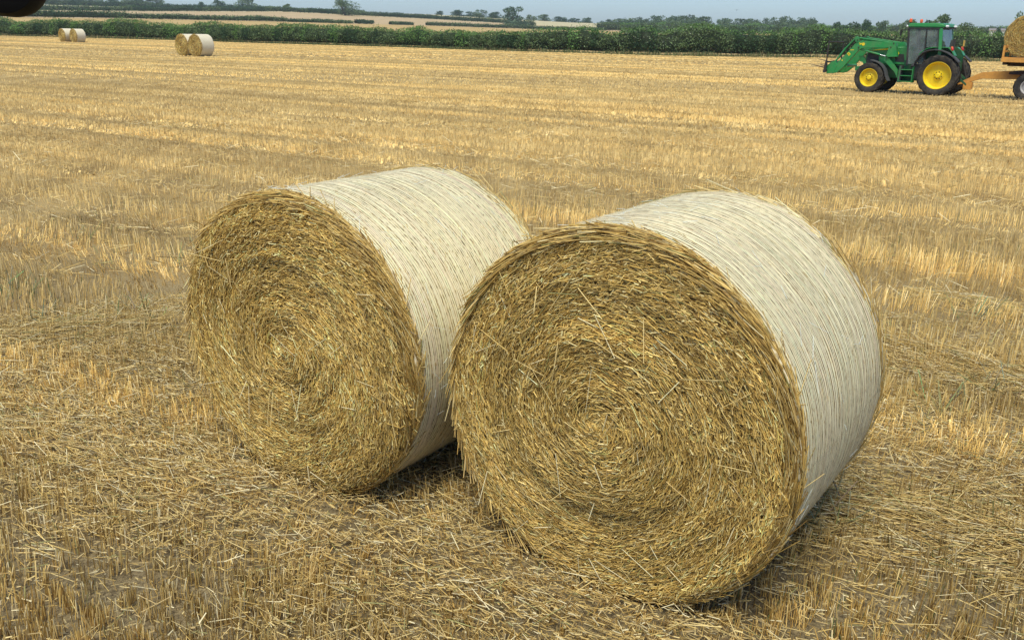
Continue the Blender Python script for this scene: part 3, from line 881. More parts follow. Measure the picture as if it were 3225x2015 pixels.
def cards(P, size, r, up=.25):
    """leaf sprays: irregular quads turned every way"""
    n = len(P)
    nrm = r.standard_normal((n, 3)); nrm[:, 2] += up; nrm /= np.linalg.norm(nrm, axis=1, keepdims=True)
    ref = r.standard_normal((n, 3)); a = np.cross(nrm, ref); a /= np.linalg.norm(a, axis=1, keepdims=True); b = np.cross(nrm, a)
    s = (size * (.55 + .9 * r.random(n)))[:, None]
    V = np.stack([P - a * s * .5, P - b * s * .28 + a * s * .05, P + a * s * .5, P + b * s * .28 - a * s * .05], 1)
    V += r.standard_normal(V.shape) * (s * .05)[:, None]
    F = (np.arange(n) * 4)[:, None] + np.array([[0, 1, 2, 3]])
    return V.reshape(-1, 3), F, np.repeat(np.arange(n), 4)

NEAR_SIDE = 1.0
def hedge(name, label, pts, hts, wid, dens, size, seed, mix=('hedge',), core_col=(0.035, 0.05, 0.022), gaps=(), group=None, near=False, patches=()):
    """pts: polyline (n,3) on the ground, hts: height at each; a trimmed hedge with uneven top"""
    r = np.random.default_rng(seed)
    pts = np.asarray(pts, float); seg = np.linalg.norm(np.diff(pts, axis=0), axis=1); S = np.concatenate([[0], np.cumsum(seg)]); Ltot = S[-1]
    def along(s): return np.stack([np.interp(s, S, pts[:, k]) for k in range(3)], 1)
    def side(s):
        e = .5; d = along(np.minimum(s + e, Ltot)) - along(np.maximum(s - e, 0)); d[:, 2] = 0
        d /= np.linalg.norm(d, axis=1, keepdims=True); return np.stack([d[:, 1], -d[:, 0], 0 * d[:, 0]], 1)
    def hgt(s): return np.interp(s, S, hts) * (.74 + .52 * fbm(s * (.28 if near else .12) + seed, s * 0 + seed, 4))
    def girth(s, q):            # half width at relative height q
        bump = .75 + .5 * fbm(s * .5 + seed * 3, q * 3 + seed, 3)
        return wid * .5 * bump * (np.where(q < .25, .62 + 1.3 * q, 1.0 - .55 * np.clip((q - .55) / .45, 0, 1) ** 2))
    base = along(np.array([Ltot / 2]))[0]
    t = thing(name, label, 'hedge', base, 0, group)
    # inner mass of twigs
    ns = max(8, int(Ltot / (1.2 if near else 4))); nq = 9
    ss = np.linspace(0, Ltot, ns); V = []
    ring = [(-1, .12), (-1, .35), (-1, .6), (-.75, .82), (0, .90), (.75, .82), (1, .6), (1, .35), (1, .12)]
    A = along(ss); N = side(ss); H = hgt(ss)
    for o_, q in ring:
        g = girth(ss, np.full(ns, q)) * (.45 + .22 * r.random(ns)) * o_
        p = A + N * g[:, None]; p[:, 2] = A[:, 2] + H * q * (1 - .03 * r.random(ns)); V.append(p)
    V = np.stack(V, 1).reshape(-1, 3)
    F = np.array([(i * nq + j, i * nq + j + 1, (i + 1) * nq + j + 1, (i + 1) * nq + j) for i in range(ns - 1) for j in range(nq - 1)])
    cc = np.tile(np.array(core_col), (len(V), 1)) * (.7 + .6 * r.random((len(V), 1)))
    if gaps:
        sm = (ss[:-1] + ss[1:]) / 2
        ok = np.ones(ns - 1, bool)
        for g0, g1 in gaps: ok &= ~((sm > g0) & (sm < g1))
    obj('twig_core', np_mesh('twig_core', V - base, F, cc), M['leaf'], t)
    # leaves in sprays over the sides and top
    area = Ltot * (np.mean(hts) * 2 + wid); n = int(area * dens)
    s = r.random(n) * Ltot; q = r.random(n) ** .8; o_ = np.where(r.random(n) < .85, NEAR_SIDE, -NEAR_SIDE) if near else r.choice([-1., 1.], n)
    topm = r.random(n) < .25; q[topm] = .85 + .2 * r.random(topm.sum()); lat = np.where(topm, r.random(n) * 2 - 1, o_ * (.72 + .36 * r.random(n)))
    thin = r.random(n) > np.where(q < .18, .35, .0) * (1.0 if near else .3)
    lump = fbm(s * 1.3 + 7, q * 5 + seed, 3)
    thin &= r.random(n) < np.clip(.35 + 1.5 * (lump - .25), .2, 1)
    s, q, lat, lump = s[thin], q[thin], lat[thin], lump[thin]; n = len(s)
    g = girth(s, q) * lat * (.82 + .45 * lump)
    P = along(s); P = P + side(s) * g[:, None]; P[:, 2] += hgt(s) * q + .05
    kinds = np.array(mix); pick = np.clip((fbm(s * (.16 if near else .04) + seed * 5, s * 0 + 3, 2) * 1.6 - .3) * len(mix), 0, len(mix) - 1).astype(int)
    col = np.zeros((n, 3))
    for j, kd in enumerate(mix):
        mk = pick == j; col[mk] = leaf_cols(kd, mk.sum(), r)
    if near:
        low = (q < .3) & (r.random(n) < .35); col[low] = leaf_cols('brown', low.sum(), r) * .8
        new = (q > .85) & (r.random(n) < .5); col[new] = leaf_cols('bright', new.sum(), r) * .95
        for s0, s1, q0, q1, kd, pr in patches:
            mk = (s > s0) & (s < s1) & (q > q0) & (q < q1) & (r.random(n) < pr); col[mk] = leaf_cols(kd, mk.sum(), r)
    P += r.standard_normal(P.shape) * size * .35
    Vl, Fl, ix = cards(P - base, np.full(n, size), r)
    tag(obj('foliage', np_mesh('foliage', Vl, Fl, col[ix]), M['leaf'], t), kind='stuff')
    if near:
        # shoots standing up above the trimmed top, and bare stems low down
        n2 = int(Ltot * 5); s = r.random(n2) * Ltot; s = s[fbm(s * .2, s * 0 + 9, 2) > .48]; n2 = len(s)
        P0 = along(s) + side(s) * (r.normal(size=n2) * wid * .2)[:, None]; P0[:, 2] += hgt(s) * .95
        Pc = []; Cc = []
        for j in range(n2):
            k = 6; h = .25 + .5 * r.random()
            pp = P0[j] + np.stack([r.normal(size=k) * .06, r.normal(size=k) * .06, np.linspace(0, h, k)], 1); Pc.append(pp)
        Pc = np.concatenate(Pc); Vl, Fl, ix = cards(Pc - base, np.full(len(Pc), size * .7), r)
        tag(obj('shoots', np_mesh('shoots', Vl, Fl, leaf_cols('bright', len(Pc), r)[ix] * .9), M['leaf'], t), kind='stuff')
        n3 = int(Ltot * 2.2); s = r.random(n3) * Ltot
        P0 = along(s) + side(s) * ((r.random(n3) - .5) * wid * .7)[:, None]
        D = np.stack([r.normal(size=n3) * .12, r.normal(size=n3) * .12, .7 + .5 * r.random(n3)], 1)
        Vp, Fp, ix = prisms(P0 - base, D, .04 + .04 * r.random(n3))
        cc = np.array([.11, .085, .055]) * (.7 + .8 * r.random((n3, 1)))
        tag(obj('stems', np_mesh('stems', Vp, Fp, cc[ix]), M['leaf'], t), kind='stuff')
    return t

_hs = np.concatenate([[0], np.cumsum(np.linalg.norm(np.diff(hedge_full, axis=0), axis=1))])
def hedge_s(px):                        # distance along the hedge for a place in view
    return float(np.interp(px, HX, _hs[1:-1]))
hh = [2.6, 2.6, 2.7, 2.6, 2.5, 2.3, 2.5, 2.9, 3.0, 2.7, 2.7, 2.7]
hedge('hedgerow', 'long dark green field hedge running right across behind the stubble field', hedge_full, hh, 2.6, 78, .18, 21,
      ('hedge', 'dark', 'hedge', 'oak', 'bright', 'hedge', 'dark', 'hedge'), near=True,
      patches=((hedge_s(1270), hedge_s(1380), .3, 2, 'bright', .7), (hedge_s(1980), hedge_s(2180), .45, .95, 'pale', .14), (hedge_s(880), hedge_s(960), .5, 1.2, 'bright', .4)))

# rough grass along the foot of the hedge
def verge():
    r = np.random.default_rng(5)
    n = 30000; s = r.random(n) * _hs[-1]
    A = np.stack([np.interp(s, _hs, hedge_full[:, k]) for k in range(3)], 1)
    d = A / np.linalg.norm(A[:, :2], axis=1, keepdims=True); d[:, 2] = 0
    P = A - d * (.9 + 1.5 * r.random(n))[:, None] ; P[:, 2] = 0
    h = .10 + .40 * r.random(n) ** 2 * (.2 + 1.4 * fbm(s * .3, s * 0, 3))
    D = np.stack([r.normal(size=n) * .08, r.normal(size=n) * .08, h], 1)
    V, F, ix = blades(P, D, .03 + .03 * r.random(n))
    k = .45 + .6 * fbm(s * .15 + 4, s * 0, 3)[:, None]
    c = np.where(r.random((n, 1)) < k, np.array(srgb(98, 112, 70)), np.array(srgb(158, 142, 98))) * (.6 + .6 * r.random((n, 1)))
    tag(obj('verge_grass', np_mesh('verge_grass', V, F, c[ix]), M['stubble']), 'rough grass strip along the foot of the hedge', 'grass', kind='stuff')
verge()

def ln(px0, px1, row, dy=0, n=14):
    """ground polyline along one of the field boundaries between two directions"""
    out = []
    for px in np.linspace(px0, px1, n):
        th = math.atan2(*ray(px, 80)[:2]); rr = np.interp(th, T_TH, T_R[row]); z = np.interp(th, T_TH, T_Z[row])
        out.append((rr * math.sin(th), rr * math.cos(th), z))
    return np.array(out)
for a_, b_, h_, lab in ((-200, 400, 2.5, 'low hedge on the near slope, the stretch under the dark mirror'), (402, 905, 2.0, 'low hedge on the near slope between the two pairs of bales and the gaps'),
                        (908, 978, 1.3, 'low hedge stretch just left of the two short clumps'),
                        (983, 1060, 1.4, 'short low hedge clump left of the pair under the lone tree'), (1064, 1109, 1.4, 'shortest hedge clump right under the lone skyline tree'),
                        (1120, 1174, 1.7, 'short hedge clump just left of the wide gap in the low hedge'), (1228, 1300, 1.5, 'short hedge stretch just right of the wide gap in the low hedge'),
                        (1342, 1880, 1.9, 'long low hedge on the slope right of the bright green bush')):
    hedge('slope_hedge', lab, ln(a_, b_, 1), [h_] * 14, 3.0, 9.0 if b_ - a_ > 200 else 14, .52, int(a_ + 500), ('hedge', 'oak', 'dark'), group='hedges across the rising fields')
hedge('slope_hedge', 'tall shrubby hedge behind the field hedge on the right', ln(1880, 3500, 1, n=20), [4.5] * 20, 4.0, 7.5, .62, 91, ('hedge', 'oak', 'bright', 'oak'), group='hedges across the rising fields')
hedge('hill_hedge', 'upper hedge falling along the hill from the left edge to the willow', ln(130, 1640, 2, n=30), [2.7] * 30, 4.0, 7.5, .66, 77, ('dark', 'oak', 'hedge', 'dark'), group='hedges across the rising fields')
hedge('hill_hedge', 'topmost hedge on the left skyline below the row of skyline trees', ln(150, 1150, 3, n=20), [4.2] * 7 + [3.2] * 7 + [2.0] * 6, 4.5, 5.0, .9, 78, ('dark', 'oak', 'dark'), group='hedges across the rising fields')

def tree_mesh(seed, kind, lobes, n_cards, size, trunk_h, flat=1.0):
    """unit tree: crown about 1 wide and 1 high over the trunk, base at the origin; returns trunk and crown meshes"""
    r = np.random.default_rng(seed)
    mb = MB()
    ht = trunk_h
    mb.tube((0, 0, -.02), (0.012, 0, ht), .045, .030, 8)
    L = []
    for k in range(lobes):
        az = r.random() * 6.28; rad = (.10 + .30 * r.random()); hz = ht + (1 - ht) * (.10 + .74 * r.random() ** 1.1)
        if k < lobes // 3 and ht < .15: hz = ht + .10 + .08 * r.random(); rad = .15 + .25 * r.random(); az = k * 6.28 / (lobes // 3)
        wide = 1.08 - .75 * abs((hz - ht) / (1 - ht) - .36)
        c = np.array([rad * math.cos(az) * wide, rad * math.sin(az) * wide, hz]); L.append((c, (.15 + .12 * r.random()) * wide))
        mb.tube((0.01, 0, ht * (.6 + .5 * r.random())), tuple(c * np.array([.9, .9, .97])), .018, .006, 5)
    P = []; sh = []
    per = n_cards // lobes
    for c, s in L:
        v = r.standard_normal((per, 3)); v /= np.linalg.norm(v, axis=1, keepdims=True)
        rad = s * (.55 + .5 * r.random(per)) * (.8 + .4 * vnoise(v[:, 0] * 2.4 + 9 + seed, v[:, 2] * 2.4 + v[:, 1] * 2 + 20))
        p = c + v * rad[:, None] * np.array([1, 1, .82 * flat]); P.append(p)
        sh.append(np.full(per, .85 + .3 * r.random()))
    P = np.concatenate(P); sh = np.concatenate(sh)
    P[:, 2] = np.maximum(P[:, 2], ht * .45)
    V, F, ix = cards(P, np.full(len(P), size), r)
    col = leaf_cols(kind, len(P), r) * sh[:, None]
    trunk = bpy.data.meshes.new('trunk'); trunk.from_pydata(mb.v, [], mb.f); trunk.materials.append(M['bark'])
    crown = np_mesh('crown', V, F, col[ix]); crown.materials.append(M['leaf'])
    return trunk, crown
TREES = {
    'oak': [tree_mesh(31 + k, 'oak', 20, 3000, .060, .08) for k in range(3)],
    'ash': [tree_mesh(41, 'oak', 24, 2300, .050, .20)],
    'willow': [tree_mesh(51, 'willow', 20, 3000, .060, .05)],
    'dark': [tree_mesh(61 + k, 'dark', 16, 2600, .065, .04) for k in range(3)],
    'bush': [tree_mesh(71 + k, 'hedge', 12, 2000, .07, .03) for k in range(2)],
}
def tree(kind, k, label, px, y_top, y_base, rng_m, width_px, group=None, name='tree', on_land=True):
    """a tree whose foot stands on the land at range rng_m in the given direction"""
    p = at_range(px, y_base, rng_m)
    z = land_z(p[0], p[1]); top = at_range(px, y_top, rng_m)[2]
    h = max(top - z, 1.5); w = width_px / FPX * math.hypot(p[0], p[1]) * 1.02
    tr, cr = TREES[kind][k % len(TREES[kind])]
    t = thing(name, label, 'tree', (p[0], p[1], z - .14 * h), random.random() * 6.28, group)
    for nm, me in (('trunk', tr), ('crown', cr)):
        o = obj(nm, me, None, t); o.scale = (w, w, h * 1.15)
    return t
SK = 'trees along the skyline'
tree('ash', 0, 'tall lone tree on the skyline hedge with bare lower limbs, left of centre', 1086, -6, 43, 640, 84, SK)
tree('bush', 0, 'small round tree on the skyline hedge left of the lone tall tree', 902, 10, 30, 660, 36, SK, 'bush')
tree('oak', 0, 'broad tree with a spreading crown near the top left, on the upper hedge', 770, -8, 30, 880, 66, SK)
tree('dark', 1, 'dark rounded tree just left of the broad spreading one, top left', 690, -4, 28, 880, 48, SK)
tree('dark', 0, 'small dark tree left of the dark rounded one on the upper hedge', 636, 2, 27, 880, 30, SK)
for i, (px, yt, w, kd, lab) in enumerate((
        (175, -12, 60, 'oak', 'leftmost skyline tree, partly behind the dark mirror'), (240, -14, 64, 'dark', 'skyline tree second from the left edge'),
        (292, -10, 56, 'oak', 'skyline tree third from the left edge'), (352, -12, 60, 'dark', 'skyline tree fourth from the left edge'),
        (405, -11, 62, 'oak', 'skyline tree fifth from the left edge'), (458, -13, 66, 'dark', 'skyline tree sixth from the left edge'), (502, -6, 46, 'oak', 'skyline tree at the right end of the left row'))):
    tree(kd, i, lab, px, yt, 16 + i * 1.6, 905, w, SK)
tree('dark', 1, 'small dark round tree left of the row behind the pale strip', 1383, 33, 47, 960, 28, SK)
tree('dark', 2, 'wide low dark tree right of the small round one on the pale strip', 1440, 30, 50, 960, 56, SK)
tree('dark', 0, 'dark round tree in the middle of the row on the pale strip', 1482, 33, 53, 960, 36, SK)
tree('oak', 1, 'taller dark round tree towards the right of the row on the pale strip', 1513, 29, 54, 955, 44, SK)
tree('dark', 1, 'dark tree ending the row, just left of the grey willow', 1562, 35, 58, 950, 54, SK)
tree('willow', 0, 'big grey-green willow right of the row of dark trees', 1622, 18, 76, 640, 88, SK, 'willow_tree')
tree('oak', 2, 'green tree close behind the grey willow on its right', 1672, 42, 76, 660, 40, SK)
for i, (px, yt, w, kd, lab) in enumerate(((1712, 44, 50, 'oak', 'light green tree second to the right of the willow'), (1765, 50, 54, 'dark', 'dark tree third to the right of the willow'),
        (1812, 56, 50, 'dark', 'low dark tree fourth to the right of the willow'), (1846, 52, 40, 'dark', 'dark tree with a pointed top at the end of the row right of the willow'))):
    tree(kd, i, lab, px, yt, 76, 985, w, SK)
NR = 'trees behind the right part of the hedge'
for i, (px, yt, yb, rr, w, kd, lab) in enumerate((
        (2963, 38, 118, 240, 84, 'oak', 'tall round-topped tree right behind the tractor cab'),
        (2915, 54, 118, 250, 60, 'dark', 'darker tree left of the round-topped one behind the cab'),
        (3030, 62, 118, 230, 74, 'oak', 'tree with a thin upper twig right of the round-topped one'),
        (2860, 56, 118, 330, 70, 'oak', 'pale green tree seen left of the orange beacons'),
        (2780, 62, 116, 340, 50, 'willow', 'greyish tree above the loader, between two dark ones'),
        (2728, 57, 116, 350, 56, 'dark', 'dark round tree above the raised loader arm'),
        (2676, 60, 115, 360, 56, 'dark', 'dark round tree left of the one above the loader arm'),
        (2636, 62, 115, 360, 40, 'dark', 'narrow dark tree right of the end of the wood'),
        (3218, 24, 118, 220, 60, 'oak', 'leafy tree at the right edge behind the bale on the trailer'),
        (3086, 84, 118, 300, 70, 'bush', 'low bushy tree left of the far white building'),
        (3140, 84, 116, 420, 24, 'dark', 'tiny dark tree beside the far white building'))):
    tree(kd, i, lab, px, yt, yb, rr, w, NR)
# the wood on the right skyline: one mass of crowns
def wood():
    r = np.random.default_rng(9)
    V = []; F = []; C = []; b = 0; VT = MB()
    tops = [(1880, 62), (1920, 58), (1965, 54), (1990, 50), (2020, 46), (2065, 40), (2110, 42), (2160, 43), (2210, 46), (2260, 42), (2300, 45), (2350, 48), (2400, 50), (2440, 52), (2480, 48), (2510, 45), (2560, 52), (2600, 62), (2640, 72)]
    for k in range(240):
        px = 1890 + 770 * r.random(); dep = r.random()
        rr = 620 + 200 * dep
        yt = np.interp(px, [a for a, _ in tops], [c for _, c in tops]) - 4 + (1 - dep) * 24 + r.random() * 8
        if k < 40: px = 1850 + 300 * r.random(); yt = 74 + 8 * r.random(); rr = 600
        elif k < 130: px = 1960 + 720 * r.random(); yt = 78 + 12 * r.random(); rr = 330 + 200 * r.random()
        p = at_range(px, 95, rr); z = land_z(p[0], p[1]); h = max(at_range(px, yt, rr)[2] - z, 4); w = (26 + 34 * r.random()) / FPX * rr
        kd = ('oak', 'dark', 'oak', 'willow', 'oak')[r.integers(5)]
        tr, cr = TREES[kd][r.integers(len(TREES[kd]))]
        nv = len(cr.vertices); co = np.zeros(nv * 3, np.float32); cr.vertices.foreach_get('co', co); co = co.reshape(-1, 3)
        c4 = np.zeros(nv * 4, np.float32); cr.attributes['col'].data.foreach_get('color', c4); c4 = c4.reshape(-1, 4)[:, :3]
        nq = nv // 4; sel = r.permutation(nq)[:nq // 5]; vi = (sel[:, None] * 4 + np.arange(4)).ravel()
        a_ = r.random() * 6.28; ca, sa = math.cos(a_), math.sin(a_)
        v = co[vi].reshape(-1, 4, 3); v = (v.mean(1, keepdims=True) + (v - v.mean(1, keepdims=True)) * 1.5).reshape(-1, 3); v = np.stack([(v[:, 0] * ca - v[:, 1] * sa) * w + p[0], (v[:, 0] * sa + v[:, 1] * ca) * w + p[1], v[:, 2] * h + z], 1)
        V.append(v); C.append(c4[vi] * (.55 + .5 * r.random())); F.append(b + np.arange(len(v)).reshape(-1, 4)); b += len(v)
    tag(obj('distant_wood', np_mesh('distant_wood', np.concatenate(V), np.concatenate(F), np.concatenate(C)), M['leaf']),
        'distant wood of many rounded crowns along the right skyline', 'wood', kind='stuff')
wood()

# far white building beyond the hedge
_p = at_range(3139, 106, 520)
b_ = thing('farm_building', 'tiny white building far off between the cab and the trailer bale', 'building', (_p[0], _p[1], _p[2] - 1.2), math.radians(-28))
MB().box(-3.4, 3.4, -2, 2, 0, 2.6).build('wall', M['white'], b_)
MB().plate([(-2.5, 2.6), (0, 3.5), (2.5, 2.6)], -3.7, 3.7).build('roof', M['roof_tile'], b_).rotation_euler = (0, 0, math.pi / 2)
MB().box(-1.2, -.4, -2.05, -1.95, .8, 1.7).build('window', M['black'], b_)

# ------------------------------------------------------------------ tractor, side view facing left
T_ROOT = ground_at(2940, 303)
HEAD = math.radians(-50)                                    # compass heading of the tractor
hv = np.array([math.sin(HEAD), math.cos(HEAD)]); lv = np.array([-hv[1], hv[0]])     # forward, and its left side (towards us)
rootxy = T_ROOT[:2] - lv * 1.0
T = thing('tractor', 'green tractor with yellow wheels, glazed cab and front loader, hitched to the orange trailer', 'tractor',
          (rootxy[0], rootxy[1], 0), math.atan2(hv[1], hv[0]))
def tp(X, Y, y=1.0):
    """side-elevation survey: local (x forward, z up) of a point y metres left of the centre line"""
    d = ray(2500 + X / 3.338, Y / 3.338)
    t = (rootxy @ lv + y) / (d[:2] @ lv)
    return float((d[:2] * t - rootxy) @ hv), float(CAM_H + d[2] * t)
def tpl(L, y): return [tp(X, Y, y) for X, Y in L]

def tyre_profile(R, w, rim):
    h = w / 2
    return [(rim - .02, -h * .72), (rim + .03, -h * .88), ((R + rim) / 2, -h * 1.02), (R * .93, -h * .97), (R * .975, -h * .80), (R * .985, -h * .4), (R * .99, 0),
            (R * .985, h * .4), (R * .975, h * .80), (R * .93, h * .97), ((R + rim) / 2, h * 1.02), (rim + .03, h * .88), (rim - .02, h * .72)]
def wheel(parent, x, yc, R, w, rim, side, lugs, rim_mat, nuts, hub_r, dish):
    """side +1: outer face towards +y"""
    c = (0, 0, 0)
    s = side
    h = w / 2
    wm = MB()
    prof = [(rim + .015, s * h * .80), (rim - .005, s * h * .84), (rim - .03, s * h * .62), (rim * .93, s * (h * .62 - dish * .5)), (rim * .86, s * (h * .62 - dish)), (hub_r * 1.25, s * (h * .62 - dish * .9)), (hub_r, s * (h * .62 - dish * .6)), (.001, s * (h * .62 - dish * .6))]
    wm.lathe(prof, c, 40)
    wm.lathe([(rim + .015, s * h * .8), (rim + .015, -s * h * .8), (rim - .03, -s * h * .6), (rim * .85, -s * .02), (.05, -s * .02)], c, 40)
    wo_ = wm.build('wheel', rim_mat, parent, smooth=True)
    wo_.location = (x, yc, R)
    MB().lathe(tyre_profile(R, w, rim), c, 56).build('tyre', M['rubber'], wo_, smooth=True)
    lm = MB()
    for k in range(lugs):
        for sd in (-1, 1):
            t0 = 2 * math.pi * (k + (.5 if sd > 0 else 0)) / lugs
            dt = 2 * math.pi / lugs
            pts = []
            for f_, yy, rr in ((0, .02, R * .985), (.55, h * .62, R * .98), (1.05, h * 1.0, R * .93)):
                for e in (-.16, .16):
                    for q in (-.02, .028):
                        tt = t0 + dt * (f_ * .9 + e); ra = rr + q
                        pts.append((ra * math.cos(tt), sd * yy, ra * math.sin(tt)))
            fs = []
            for j in (0, 4):
                a = [j, j + 1, j + 3, j + 2]; b = [i + 4 for i in a]
                fs += [(a[i], a[(i + 1) % 4], b[(i + 1) % 4], b[i]) for i in range(4)]
            fs += [(0, 2, 3, 1), (8, 9, 11, 10)]
            lm.add(pts, fs)
    tag(lm.build('tread_lugs', M['rubber'], wo_), kind='stuff')
    MB().lathe([(hub_r * .62, s * (h * .62 - dish * .62)), (hub_r * .60, s * (h * .62 - dish * .62 + .07)), (hub_r * .45, s * (h * .62 - dish * .62 + .09)), (.001, s * (h * .62 - dish * .62 + .09))], c, 20).build('hub', rim_mat, wo_, smooth=True)
    proto = None
    for k in range(nuts):
        t = 2 * math.pi * (k + .3) / nuts; rr = hub_r * .84
        yy = s * (h * .62 - dish * .6)
        if proto is None:
            proto = MB().tube((0, -.004 * s, 0), (0, s * .028, 0), .020, .018, 6).build('wheel_nut', M['steel'], wo_); o = proto
        else:
            o = obj('wheel_nut', proto.data, None, wo_)
        o.location = (rr * math.cos(t), yy, rr * math.sin(t))
    return wo_
RW, FW = .82, .62
fx = tp(780, 835, 1.0)[0]
for s in (1, -1):
    wheel(T, 0, s * .76, RW, .52, .545, s, 18, M['yellow'], 8, .17, .17)
    wheel(T, fx, s * .80, FW, .42, .375, s, 16, M['yellow'], 8, .15, .10)

# chassis, gearbox, axles
MB().box(-.55, 1.2, -.30, .30, .55, 1.15).box(1.2, 3.05, -.27, .27, .62, 1.12).build('transmission', M['green_dark'], T, .03)
MB().tube((0, -.62, RW), (0, .62, RW), .15, n=14).build('rear_axle', M['green_dark'], T, smooth=True)
MB().box(fx - .12, fx + .12, -.62, .62, FW - .09, FW + .10).tube((fx, -.72, FW), (fx, .72, FW), .10, n=12).build('front_axle', M['green_dark'], T, .01)
x0, z0 = tp(640, 745, .35); x1, z1 = tp(692, 700, .35)
MB().box(x1 - .25, x0, -.36, .36, z0, z1).build('front_weight_bracket', M['green'], T, .015)
MB().plate([(3.05, .6), (3.3, .62), (3.32, .8), (3.05, .82)], -.28, .28).build('front_support', M['green_dark'], T, .01)
# bonnet
bz = [(1.30, 1.14), (1.30, 1.97), (2.35, 1.94), (2.95, 1.82), (3.18, 1.70), (3.24, 1.50), (3.20, 1.14)]
bon = MB().plate(bz, -.41, .41).build('bonnet', M['green'], T, .07, True, 3)
for s in (1, -1):
    MB().plate([(2.62, 1.18), (2.66, 1.58), (2.95, 1.68), (3.15, 1.60), (3.17, 1.18)], s * .412, s * .428).build('side_grille', M['black'], bon, .004)
    MB().plate([(1.55, 1.30), (1.62, 1.62), (2.00, 1.62), (1.94, 1.30)], s * .412, s * .424).build('side_screen', M['black'], bon, .004)
    MB().plate([tp(1010, 512, .4), tp(990, 512, .4), tp(880, 521, .4), tp(800, 538, .4), tp(880, 531, .4), tp(1010, 526, .4)], s * .413, s * .421).build('bonnet_stripe', M['yellow'], bon)
MB().box(3.225, 3.25, -.30, .30, 1.20, 1.58).build('front_grille', M['black'], bon, .005)
for s in (1, -1):
    MB().box(3.20, 3.245, s * .18, s * .34, 1.60, 1.69).build('headlight', M['lens'], bon, .005)
# exhaust on the far side
MB().tube((1.42, -.5, 1.6), (1.42, -.5, 2.1), .06, n=10).tube((1.42, -.5, 2.1), (1.42, -.5, 2.75), .04, n=10).build('exhaust', M['black'], T, smooth=True)

# cab
CY = .80
cabz = 1.18
A0 = tp(1187, 690, CY); A1 = tp(1207, 292, CY); B0 = tp(1384, 500, CY); B1 = tp(1397, 292, CY); C0 = tp(1540, 500, CY); C1 = tp(1542, 292, CY)
ztop = A1[1] - .01
cab = MB()
cab.plate([(-.42, 1.1), (-.42, 1.5), (.55, 1.22), (1.18, 1.22), (1.18, 1.1)], -.70, .70)
cabo = cab.build('cab_floor', M['black'], T, .02)
def pillar(p, q, y, wx, wy, name, mat):
    s = 1 if y > 0 else -1
    v = []
    for (x, z), yy in ((p, y), (q, y - s * .06)):
        v += [(x - wx / 2, yy - wy / 2, z), (x + wx / 2, yy - wy / 2, z), (x + wx / 2, yy + wy / 2, z), (x - wx / 2, yy + wy / 2, z)]
    return MB().add(v, [(0, 3, 2, 1), (4, 5, 6, 7), (0, 1, 5, 4), (1, 2, 6, 5), (2, 3, 7, 6), (3, 0, 4, 7)]).build(name, mat, T, .012)
for s in (1, -1):
    pillar((A0[0], cabz), (A1[0], ztop), s * (CY - .02), .075, .06, 'front_pillar', M['black'])
    pillar((B0[0], 1.50), (B1[0], ztop), s * CY, .05, .05, 'door_post', M['black'])
    pillar((C0[0] + .075, 1.9), (C1[0] + .075, ztop), s * CY, .05, .055, 'window_seal', M['black'])
    pillar((C0[0] - .02, 1.60), (C1[0] - .02, ztop), s * (CY - .01), .13, .09, 'rear_pillar', M['green'])
    # header rail below the roof
    MB().box(C1[0], A1[0], s * (CY - .085), s * (CY - .02), ztop - .05, ztop + .015).build('header_rail', M['black'], T, .008)
    # door glass (reaches low at the front), rear quarter glass
    ins = .0
    def pane(pts, nm, yb, yt, zb, zt):
        n = len(pts); v = []
        for off in (0, .008):
            for x, z in pts:
                f_ = (z - zb) / (zt - zb); v.append((x, s * (yb + (yt - yb) * f_ - off), z))
        f = [tuple(range(n)), tuple(range(2 * n - 1, n - 1, -1))] + [(i, i + n, (i + 1) % n + n, (i + 1) % n) for i in range(n)]
        return MB().add(v, f).build(nm, M['glass'], T)
    pane([(A0[0] - .035, 1.24), (A1[0] - .04, ztop - .05), (B1[0] + .02, ztop - .05), (B0[0] + .02, 1.72), (.62, 1.40), (.72, 1.24)], 'door_glass', CY, CY - .06, cabz, ztop)
    pane([(B0[0] - .03, 1.93), (B1[0] - .03, ztop - .05), (C1[0] + .10, ztop - .05), (C0[0] + .10, 1.93)], 'quarter_glass', CY, CY - .06, cabz, ztop)
    # black door sill following the mudguard
    MB().strip([(1.16, 1.22), (.74, 1.24), (.60, 1.42), (B0[0], 1.74), (.20, 1.90), (C0[0], 1.93)], s * (CY - .06), s * (CY + .0), .07).build('door_sill', M['black'], T, .006)
MB().add([(A0[0] + .03, -.70, cabz + .5), (A0[0] + .03, .70, cabz + .5), (A1[0] + .03, .68, ztop), (A1[0] + .03, -.68, ztop)], [(0, 1, 2, 3)]).build('windscreen', M['glass'], T)
MB().add([(C0[0] - .07, -.68, 1.90), (C0[0] - .07, .68, 1.90), (C1[0] - .07, .66, ztop - .03), (C1[0] - .07, -.66, ztop - .03)], [(0, 1, 2, 3)]).build('rear_window', M['glass'], T)
MB().box(C0[0] - .10, C0[0] - .04, -.72, .72, 1.5, 1.90).build('rear_panel', M['green'], T, .015)
